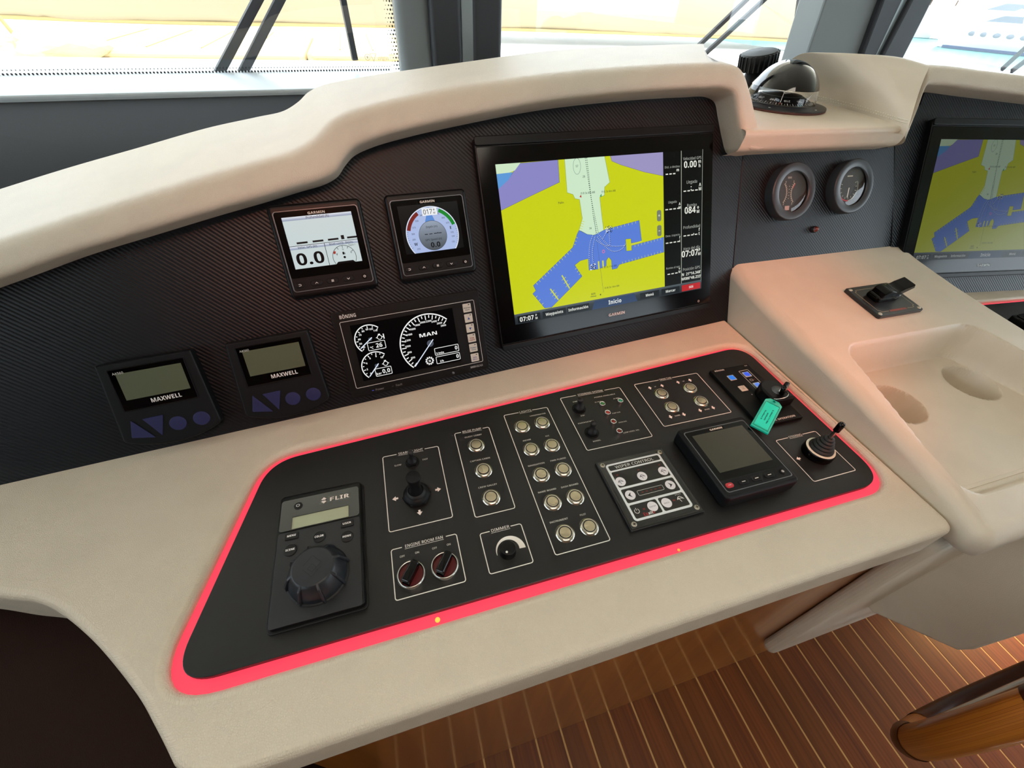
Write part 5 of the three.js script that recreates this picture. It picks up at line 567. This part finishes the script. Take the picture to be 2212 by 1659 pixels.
{ // steering wheel on its pedestal box
  const h = new THREE.Shape([[-0.075, 0.423], [-0.062, 0.423], [0.0245, 0.512], [0.0295, 0.535], [0.0315, 0.62], [0.0315, 0.735], [-0.072, 0.735]].map(([z, y]) => new THREE.Vector2(z, y)));
  const t = thing('steering_pedestal', 'grey padded box below the pod with a varnished wooden steering wheel', 'steering gear'); mesh('padded_box', slab(h, 0.24, 0.004, 3).rotateY(-Math.PI / 2).translate(0.98, 0, 0), M.leatherFine, t);
  const C = V(0.86, 0.590, 0.0885), R = 0.28, w = new THREE.Group(); w.name = 'wheel'; w.userData.label = 'varnished wooden steering wheel with dark inlays and steel trim'; w.position.copy(C); w.rotation.x = -0.04; t.add(w);
  const wt = grainTone([0.46, 0.22, 0.06], [0.82, 0.54, 0.20], 140, 7); wt.repeat.set(5, 1);
  const rimPts = []; const N = 96; for (let i = 0; i < N; i++) { const a = i / N * Math.PI * 2; rimPts.push(V(Math.cos(a) * R, Math.sin(a) * R, 0)); }
  const woodM = phys(0xffffff, 0.35, { map: wt, clearcoat: 0.5, clearcoatRoughness: 0.1 }), darkM = phys(0x32120a, 0.38, { clearcoat: 0.25, clearcoatRoughness: 0.15, specularIntensity: 0.5 });
  const seg = (a0, a1, r0, r1, m, name, sx = 1, off = 0) => { const rings = []; const n = Math.max(6, Math.round((a1 - a0) * 20)); for (let i = 0; i <= n; i++) { const a = lerp(a0, a1, i / n), ring = []; for (let j = 0; j <= 20; j++) { const q = j / 20 * Math.PI * 2, rr2 = R + off + Math.cos(q) * r0; ring.push(V(Math.cos(a) * rr2, Math.sin(a) * rr2, Math.sin(q) * r1)); } rings.push(ring); } const gg = loft(rings), uu = gg.attributes.uv; for (let i = 0; i < uu.count; i++) uu.setXY(i, uu.getY(i) * 3.2, uu.getX(i) * 0.16); return mesh(name, gg, m, w); };
  seg(0, Math.PI * 2, 0.0215, 0.0205, woodM, 'rim');
  for (const [a0, a1] of [[3.58, 3.96], [4.26, 5.4], [0.2, 0.6], [1.3, 1.7], [2.4, 2.8]]) seg(a0, a1, 0.0224, 0.0214, darkM, 'dark_inlay');
  seg(4.25, 5.4, 0.0075, 0.0045, M.steel, 'steel_trim', 1, -0.0228);
  mesh('hub', lathe([[0.045, -0.045], [0.045, 0.0], [0.04, 0.008], [0.0001, 0.012]], 40), M.steel, w);
  for (let k = 0; k < 5; k++) { const a = k * Math.PI * 2 / 5 + 0.6; mesh('spoke', bar(V(Math.cos(a) * 0.04, Math.sin(a) * 0.04, -0.006), V(Math.cos(a) * (R - 0.012), Math.sin(a) * (R - 0.012), 0), 0.007, 14), M.steel, w); }
}
{ // starboard helm console, mostly outside the frame
  const s = new THREE.Shape([[1.0585, 0.08], [1.95, 0.08], [1.95, 0.47], [1.0585, 0.55]].map((p) => new THREE.Vector2(...p))), pp = [[1.10, 0.465], [1.86, 0.395], [1.9, 0.158], [1.10, 0.158]];
  s.holes.push(new THREE.Path(roundShape(pp.map(([x, y], i) => [x + (x < 1.3 ? -0.01 : 0.01), y + (y > 0.3 ? 0.01 : -0.012)]), 0.05).getPoints(8)));
  mesh('leather_top', slab(s, 0.062, 0.006, 4).rotateX(-Math.PI / 2).translate(0, PY + 0.003 - 0.062, 0), M.leather, thing('helm_console', 'cream leather console of the starboard helm beyond the pod', 'console'));
  const ring = roundShape(pp.map(([x, y]) => [x + (x < 1.3 ? -0.014 : 0.014), y + (y > 0.3 ? 0.014 : -0.016)]), 0.05); tag(mesh('led_light_strip', slab(ring, 0.006, 0.001, 1).rotateX(-Math.PI / 2).translate(0, PY - 0.0125, 0), std(0x701018, 0.5, { emissive: new THREE.Color(1.0, 0.045, 0.085), emissiveIntensity: 1.35 })), 'glowing red light strip around the starboard panel beyond the pod', 'light strip');
  const t = thing('control_panel', 'black control panel of the starboard helm beyond the pod', 'control panel', PAN); mesh('plate', slab(roundShape(pp, 0.04), 0.0065, 0.0008).translate(0, 0, -0.0065), M.panel, t);
  const p = PAN.px(2190, 705, 0), d = thing('throttle_control', 'black throttle control box on the starboard panel', 'throttle', PAN, [p[0] + 0.06, p[1] - 0.045, 0]); mesh('base', slab(rr(0.14, 0.12, 0.008), 0.02, 0.003, 3), M.satin, d); mesh('cover', slab(rr(0.13, 0.11, 0.006), 0.003, 0.001).translate(0, 0, 0.0195), M.gloss, d);
}

// ───────────────────────── lamps inside ─────────────────────────
for (const [x, tx, ty, tz, label] of [[-0.05, 0.03, 0.86, -0.57, 'small red night light in the headliner above the instrument displays'], [0.72, 0.56, 0.83, -0.54, 'small red night light in the headliner above the pod']]) {
  const p = V(x, 2.0, 0.6), t = thing('ceiling_light', label, 'ceiling light', null, [p.x, p.y, p.z], 'red night lights');
  mesh('trim_ring', new THREE.LatheGeometry([[0.045, 0.02], [0.045, 0], [0.032, -0.004], [0.03, 0.004]].map((q) => new THREE.Vector2(...q)), 32), M.steel, t);
  mesh('lens', new THREE.CylinderGeometry(0.03, 0.03, 0.004, 24).translate(0, 0.004, 0), std(0x801010, 0.4, { emissive: new THREE.Color(1, 0.06, 0.03), emissiveIntensity: 2 }), t);
  const l = new THREE.SpotLight(new THREE.Color(1, 0.2, 0.08), x < 0 ? 1.5 : 5.5, 0, 0.26, 1, 2); l.position.set(p.x, p.y - 0.012, p.z); l.target.position.set(tx, ty, tz); l.castShadow = true; l.shadow.radius = 2; scene.add(l, l.target);
}
{ // warm-white flat panel lamp in the headliner
  const p = V(0.25, 2.012, 0.45), t = thing('ceiling_light', 'wide warm-white flat panel lamp in the headliner', 'ceiling light', null, [p.x, p.y, p.z]);
  mesh('frame', [box(1.06, 0.02, 0.03, 0, 0, 0.285), box(1.06, 0.02, 0.03, 0, 0, -0.285), box(0.03, 0.02, 0.54, 0.515, 0, 0), box(0.03, 0.02, 0.54, -0.515, 0, 0)], M.white, t);
  mesh('diffuser', box(1.0, 0.006, 0.54), std(0xf4ead8, 0.5, { emissive: new THREE.Color(1, 0.9, 0.74), emissiveIntensity: 0.8 }), t);
  const l = new THREE.RectAreaLight(new THREE.Color(1, 0.9, 0.76), 3.0, 1.0, 0.54); l.position.set(p.x, p.y - 0.012, p.z); l.rotation.x = -Math.PI / 2; scene.add(l);
}
{ // helm chair behind the wheel, out of frame: it keeps the light off the footwell
  const t = thing('helm_chair', 'brown leather helm chair behind the steering wheel', 'chair', null, [0.86, 0, 0.92]);
  mesh('seat', slab(rr(0.56, 0.5, 0.08), 0.14, 0.05, 4).rotateX(-Math.PI / 2).translate(0, 0.5, 0.04), M.brown, t); mesh('backrest', slab(rr(0.56, 0.72, 0.1), 0.13, 0.05, 4).rotateX(-0.1).translate(0, 0.98, 0.28), M.brown, t);
  for (const x of [-0.31, 0.31]) mesh('armrest', slab(rr(0.08, 0.4, 0.03), 0.06, 0.02, 3).rotateX(-Math.PI / 2).translate(x, 0.78, 0.08), M.brown, t);
  mesh('pedestal', new THREE.LatheGeometry([[0.2, 0.003], [0.2, 0.02], [0.06, 0.05], [0.05, 0.5]].map((k) => new THREE.Vector2(...k)), 32), M.steel, t);
}
{ // warm courtesy light low on the starboard side of the pod
  const p = V(1.72, 0.34, -0.07), t = thing('courtesy_light', 'small warm courtesy light low on the cabinet past the steering wheel', 'courtesy light', null, [p.x, p.y, p.z]);
  mesh('cover', slab(rr(0.09, 0.05, 0.006), 0.012, 0.002).translate(0, 0, -0.02), M.steel, t); mesh('lens', box(0.07, 0.012, 0.003, 0, -0.01, -0.008), std(0xffc080, 0.4, { emissive: new THREE.Color(1, 0.55, 0.18), emissiveIntensity: 3 }), t);
  const l = new THREE.SpotLight(new THREE.Color(1, 0.56, 0.2), 1.6, 0, 1.1, 0.8, 2); l.position.set(p.x, p.y - 0.012, p.z + 0.01); l.target.position.set(p.x - 0.15, 0, p.z + 0.32); l.castShadow = true; scene.add(l, l.target);
}

// ───────────────────────── wipers and glass print ─────────────────────────
{
  const a = V(-2.08, 1.04, -1.16), b = GL.b, d = b.clone().sub(a).setY(0).normalize(), nrm = V(-d.z, 0, d.x).multiplyScalar(-1), n = nrm.z > 0 ? nrm : nrm.multiplyScalar(-1);
  const gl = (x, y, e) => hit(x, y, b.clone().addScaledVector(n, -e), n), flat = (pts, w, h, e = 0.0) => { const out = []; for (let i = 0; i < pts.length - 1; i++) { const s = pts[i], q = pts[i + 1], v = q.clone().sub(s), g = new THREE.BoxGeometry(w, v.length(), h); g.applyQuaternion(new THREE.Quaternion().setFromUnitVectors(V(0, 1, 0), v.clone().normalize())); out.push(g.translate(...s.clone().add(q).multiplyScalar(0.5).toArray())); } return out; };
  const ext = (p, q, k) => q.clone().add(p.clone().sub(q).multiplyScalar(k));
  const wiper = (label, arms, blade, f) => { const t = thing('windscreen_wiper', label, 'wiper', null, [0, 0, 0], 'windscreen wipers'); arms.forEach(([p, q, w]) => mesh('arm', flat([ext(f(...p, 0.05), f(...q, 0.03), 3), f(...q, 0.03)], w, 0.008), M.wiper, t)); if (blade) { const [p, q] = blade; mesh('blade', flat([ext(f(...p, 0.02), f(...q, 0.02), 3), f(...q, 0.02)], 0.014, 0.012), M.wiper, t); mesh('blade_holder', flat([ext(f(...p, 0.034), f(...q, 0.034), 3), f(p[0] * 0.6 + q[0] * 0.4, p[1] * 0.6 + q[1] * 0.4, 0.034)], 0.008, 0.006), M.wiper, t); } };
  wiper('pair of dark wiper arms with one blade outside the port pane', [[[556, 0], [470, 163], 0.02], [[604, 0], [521, 163], 0.02]], [[741, 0], [767, 130]], gl);
  const gc = (x, y, e) => onZ(x, y, -1.43 - e); wiper('two slim wiper arms and an upright blade outside the centre pane', [[[1612, 0], [1493, 114], 0.013], [[1650, 0], [1520, 119], 0.013]], [[1728, 0], [1707, 150]], gc);
  const ra = V(1.95, 1.04, -1.36), rb = V(3.86, 1.04, -1.02), rd = rb.clone().sub(ra).normalize(), rn = V(-rd.z, 0, rd.x), gr = (x, y, e) => hit(x, y, ra.clone().addScaledVector(rn, -e), rn); wiper('two slim wiper arms outside the starboard pane', [[[2262, 60], [2164, 150], 0.016], [[2290, 75], [2185, 154], 0.016]], null, gr);
  // black dot print along the edge of the port pane
  const fr = new Frame(b.clone().addScaledVector(n, 0.0042), d, V(0, 1, 0)), edge = [fr.px(865, 150)[0], fr.px(0, 166)[0]];
  const dots = (g, w, h, cols, rows, grow) => { g.fillStyle = '#1c1c1e'; for (let j = 0; j < rows; j++) for (let i = 0; i < cols; i++) { const r = Math.min(w / cols, h / rows) * 0.46 * grow(i / cols, j / rows); g.beginPath(); g.arc((i + (j % 2 ? 0.5 : 0)) * w / cols + w / cols / 2, (j + 0.5) * h / rows, r, 0, 7); g.fill(); } };
  const print = thing('glass_print', 'black dotted border and maker marks printed on the port window pane', 'glass print', fr);
  decal(print, 'dotted_border', 0.03, 0.9, edge[0] - 0.012, 0.45, 0, 1500, (g, w, h) => dots(g, w, h, 4, 110, (x) => 0.25 + x * 0.85));
  decal(print, 'dotted_border', 0.85, 0.014, edge[0] - 0.45, 0.006, 0, 2200, (g, w, h) => dots(g, w, h, 120, 2, (x, y) => 0.35 + y * 0.6));
  const c0 = fr.px(822, 126); decal(print, 'maker_marks', 0.085, 0.026, c0[0], c0[1], 0, 6000, (g, w, h) => { g.strokeStyle = g.fillStyle = '#6a7480'; g.lineWidth = 5; g.beginPath(); g.arc(w * 0.1, h * 0.4, h * 0.25, 0, 7); g.stroke(); txt(g, 'R', w * 0.1, h * 0.42, h * 0.3, { c: '#6a7480' }); poly(g, [[w * 0.19, h * 0.12], [w * 0.37, h * 0.12], [w * 0.28, h * 0.75], [w * 0.19, h * 0.12]], null, '#6a7480', 5); for (let i = 0; i < 16; i++) g.fillRect(w * (0.42 + i * 0.021), h * (0.25 + 0.15 * rnd()), w * 0.008, h * (0.2 + 0.2 * rnd())); for (let i = 0; i < 12; i++) g.fillRect(w * (0.78 + i * 0.017), h * 0.15, w * 0.01, h * 0.22); });
}

// ───────────────────────── outside ─────────────────────────
{
  const y0 = 0.865;
  const ds = new THREE.Shape([[-3.4, -1.78], [4.9, -1.78], [4.2, -7], [2.4, -10.5], [-0.7, -10.5], [-2.6, -7]].map(([x, z]) => new THREE.Vector2(x, -z)));
  tag(mesh('foredeck', slab(ds, 0.3, 0.03, 2).rotateX(-Math.PI / 2).translate(0, y0 - 0.32, 0), M.deckWhite), 'white foredeck in front of the windscreen', 'deck');
  // sunpad cushions beyond the glass
  const pad = (label, px0, px1, pyT, pyB, z, dep) => { const a = onZ(px0, pyB, z), b = onZ(px1, pyT, z), w = b.x - a.x, h = Math.max(b.y - a.y, 0.07); const t = thing('sunpad_cushion', label, 'cushion', null, [(a.x + b.x) / 2, a.y, z], 'sunpad cushions'); mesh('cushion', slab(rr(w, h, Math.min(0.05, h * 0.42), 0, h / 2), dep, 0.035, 4).translate(0, 0, -dep), M.cream, t); for (let i = 1; i < 5; i++) mesh('tuft_line', box(0.006, 0.004, dep - 0.1, -w / 2 + w * i / 5, h + 0.001, -dep / 2), M.creamDark, t); mesh('piping', bar(V(-w / 2 + 0.04, h * 0.45, 0.001), V(w / 2 - 0.04, h * 0.45, 0.001), 0.005), M.creamDark, t); };
  pad('cream sunpad cushion with a turned-up end outside the port pane', 70, 655, 113, 142, -2.9, 1.0); pad('cream sunpad cushion beside the wiper blade, near the pillar', 668, 1010, 117, 146, -2.9, 1.0);
  { const p = onZ(130, 112, -2.95), t = thing('folded_cover', 'crumpled cream cover lying at the end of the sunpad', 'cover', null, [p.x, p.y - 0.05, p.z]); const g = new THREE.IcosahedronGeometry(1, 5), q = g.attributes.position; for (let i = 0; i < q.count; i++) { const x = q.getX(i), y = q.getY(i), z = q.getZ(i), k = 1 + 0.25 * Math.sin(x * 5 + z * 3) * Math.cos(y * 4 + x * 2); q.setXYZ(i, x * 0.2 * k, Math.max(y, -0.5) * 0.075 * k + 0.05, z * 0.16 * k); } g.computeVertexNormals(); mesh('cloth', g, M.cream, t); mesh('strap', bar(V(-0.16, 0.2, 0), V(-0.1, 0.06, 0.05), 0.008), M.creamDark, t); }
  // beige canvas awning hung across the foredeck, hem in view
  { const topAt = (x) => lerp(2.3, 1.3, clamp((x + 3) / 4, 0, 1)), hem = [[-300, 30], [0, 36], [100, 40], [300, 47], [520, 52], [700, 54], [860, 57], [1085, 63], [1300, 70], [1440, 75], [1600, 82], [1760, 92], [1860, 99]], z = -4.6, rings = hem.map(([x, y], i) => { const p = onZ(x, y, z + 0.05 * Math.sin(i * 1.9)); return [p.clone().add(V(0, 0.01, -0.05)), p, p.clone().add(V(0, 0.05, 0.02)), p.clone().add(V(0, 0.3, 0.03 * Math.sin(i * 2.3))), V(p.x, topAt(p.x), p.z - 0.15), V(p.x, topAt(p.x) + 0.04, p.z - 1.6), V(p.x, topAt(p.x), p.z - 1.6), V(p.x, topAt(p.x) - 0.04, p.z - 0.18), p.clone().add(V(0, 0.3, -0.04)), p.clone().add(V(0, 0.01, -0.05))]; });
    const t = thing('canvas_awning', 'beige canvas awning hanging across the foredeck with a drooping hem', 'awning'); mesh('canvas', loft(rings), M.canvas, t); const hp = hem.map(([x, y], i) => onZ(x, y, z + 0.05 * Math.sin(i * 1.9))); mesh('hem_rope', tube(hp, 0.012, 90, 8), M.creamDark, t); for (const i of [1, 6, 11]) mesh('awning_pole', bar(V(hp[i].x, 0.9, hp[i].z - 0.4), V(hp[i].x, topAt(hp[i].x) - 0.02, hp[i].z - 0.4), 0.02), M.steel, t); }
  // water, quay, boats, palms
  const WY = -3.0; tag(mesh('harbour_water', new THREE.PlaneGeometry(500, 500).rotateX(-Math.PI / 2).translate(60, WY, -120), M.water), 'pale green harbour water around the boats', 'water', null, 'stuff');
  function boat(label, px0, px1, py, hgt, o = {}) { // hull from bow (px0) to stern (px1) on the waterline
    const A = onY(...px0, WY), B = onY(...px1, WY), v = B.clone().sub(A), L = v.length(), t = thing('motor_yacht', label, 'yacht', null, A.toArray(), 'yachts across the harbour'); t.rotation.y = -Math.atan2(v.z, v.x); const H = hgt, bm = L * 0.24;
    const st = (u) => { const bw = bm / 2 * Math.pow(clamp(u * 2.2, 0.02, 1), 0.6), dk = H * (1.12 - 0.22 * u), x = L * u - (u < 0.3 ? (0.3 - u) * 0 : 0); return [V(x + H * 0.35 * (1 - clamp(u * 4, 0, 1)), -0.1, 0.001), V(x + H * 0.25 * (1 - clamp(u * 4, 0, 1)), 0.05, bw * 0.7), V(x, dk * 0.55, bw * 0.95), V(x - H * 0.12 * (1 - clamp(u * 4, 0, 1)), dk, bw), V(x - H * 0.12 * (1 - clamp(u * 4, 0, 1)), dk + 0.01, 0), V(x - H * 0.12 * (1 - clamp(u * 4, 0, 1)), dk, -bw), V(x, dk * 0.55, -bw * 0.95), V(x + H * 0.25 * (1 - clamp(u * 4, 0, 1)), 0.05, -bw * 0.7), V(x + H * 0.35 * (1 - clamp(u * 4, 0, 1)), -0.1, -0.001)]; };
    const rings = []; for (let i = 0; i <= 24; i++) rings.push(st(i / 24)); mesh('hull', loft(rings), M.hull, t); mesh('boot_stripe', box(L * 0.86, H * 0.1, bm * 0.97, L * 0.56, H * 0.06, 0), o.stripe ?? M.navy, t);
    const cab = (x0, x1, y, h, k, name, m, tx = 0.5) => { const s = new THREE.Shape([[x0 * L, y], [x1 * L, y], [(x1 - 0.02) * L, y + h], [(x0 + (x1 - x0) * tx) * L, y + h]].map((p) => new THREE.Vector2(...p))); mesh(name, slab(s, bm * k, 0.06, 2).translate(0, 0, -bm * k / 2), m, t); };
    cab(0.22, 0.9, H * 0.98, H * 0.42, 0.72, 'cabin', M.hull, 0.35); cab(0.34, 0.62, H * 1.08, H * 0.24, 0.735, 'side_window', M.tinted, 0.42); cab(0.64, 0.8, H * 1.1, H * 0.2, 0.735, 'side_window', M.tinted, 0.1); cab(0.46, 0.86, H * 1.38, H * 0.2, 0.6, 'flybridge', M.hull, 0.2); cab(0.55, 0.84, H * 1.6, H * 0.14, 0.62, 'bimini', o.top ?? M.canopy, 0.3);
    for (let i = 0; i < 5; i++) for (const s of [-1, 1]) { const u = 0.3 + i * 0.1, bw = bm / 2 * Math.pow(clamp(u * 2.2, 0.02, 1), 0.6); mesh('porthole', new THREE.SphereGeometry(1, 12, 8).scale(0.5, 0.3, 0.08).translate(L * u, H * 0.62, s * bw * 0.955), M.tinted, t); } mesh('bow_rail', tube([V(-H * 0.1, H * 1.35, 0), V(L * 0.1, H * 1.33, bm * 0.28), V(L * 0.3, H * 1.28, bm * 0.45)], 0.03, 20, 6), M.steel, t); mesh('radar_arch', tube([V(L * 0.72, H * 1.55, -bm * 0.3), V(L * 0.74, H * 2.0, 0), V(L * 0.72, H * 1.55, bm * 0.3)], 0.08, 20, 6), M.hull, t);
  }
  boat('white motor yacht with a row of oval portholes and a navy waterline', [2012, 99], [2290, 128], 0, 3.1);
  boat('white motor yacht with tinted saloon windows behind the porthole yacht', [1955, 80], [2250, 94], 0, 4.4, { stripe: M.hull });
  boat('white yacht with a red canvas top at the far quay', [2110, 66], [2330, 76], 0, 6.5, { top: M.redCanvas, stripe: M.hull });
  boat('white yacht moored beyond the awning ahead of the bow', [1330, 72], [1700, 84], 0, 2.6, { stripe: M.hull });
  const q0 = onY(1940, 58, WY), q1 = onY(2600, 92, WY); tag(mesh('quay', slab(rr(160, 30, 1), 1.4, 0.1).rotateX(-Math.PI / 2).rotateY(-Math.atan2(q1.z - q0.z, q1.x - q0.x)).translate(...q0.clone().lerp(q1, 0.5).add(V(40, 0, -70)).toArray()), M.thatch), 'sandy quay behind the moored yachts', 'quay');
  for (const [px, py, label] of [[2098, 58, 'orange thatched parasol on the quay, the one with the wider roof'], [2132, 59, 'orange thatched parasol on the quay, the one with the narrower roof']]) { const p = onY(px, py, WY + 1.4), t = thing('thatched_parasol', label, 'parasol', null, p.toArray(), 'thatched parasols'); mesh('pole', new THREE.CylinderGeometry(0.15, 0.15, 7, 8).translate(0, 3.5, 0), M.bark, t); mesh('roof', new THREE.ConeGeometry(px < 2110 ? 4.2 : 3.4, 2.6, 14, 3).translate(0, 8, 0), M.thatch, t); }
  let k = 0; for (const [px, py, s] of [[1985, 52, 1], [2040, 52, 1.1], [2095, 54, 0.9], [2150, 56, 1.2], [2200, 58, 1], [2260, 60, 1.1], [1950, 50, 0.9]]) {
    const p = onY(px, py, WY + 1.4), t = thing('palm_tree', 'green palm tree on the quay behind the yachts', 'palm tree', null, p.toArray(), 'palms on the quay'), hgt = 6.5 * s; mesh('trunk', tube([V(0, -0.5, 0), V(0.2, hgt * 0.5, 0), V(0, hgt, 0.2)], 0.16, 12, 7), M.bark, t);
    for (let i = 0; i < 12; i++) { const a = i / 12 * Math.PI * 2 + k, l = 2.3 * s, g = new THREE.PlaneGeometry(0.5, l, 2, 8), q = g.attributes.position; for (let j = 0; j < q.count; j++) { const u = (q.getY(j) + l / 2) / l; q.setXYZ(j, q.getX(j) * Math.sin(Math.PI * clamp(u, 0.06, 0.97)), 0.9 * u - 1.9 * u * u - Math.abs(q.getX(j)) * 0.5, u * l); } g.computeVertexNormals(); mesh('frond', mergeGeometries([g, g.clone().translate(0, -0.015, 0)]).rotateY(a).translate(0, hgt, 0.2), M.leaf, t); } k += 0.7;
  }
}
renderer.render(scene, camera);
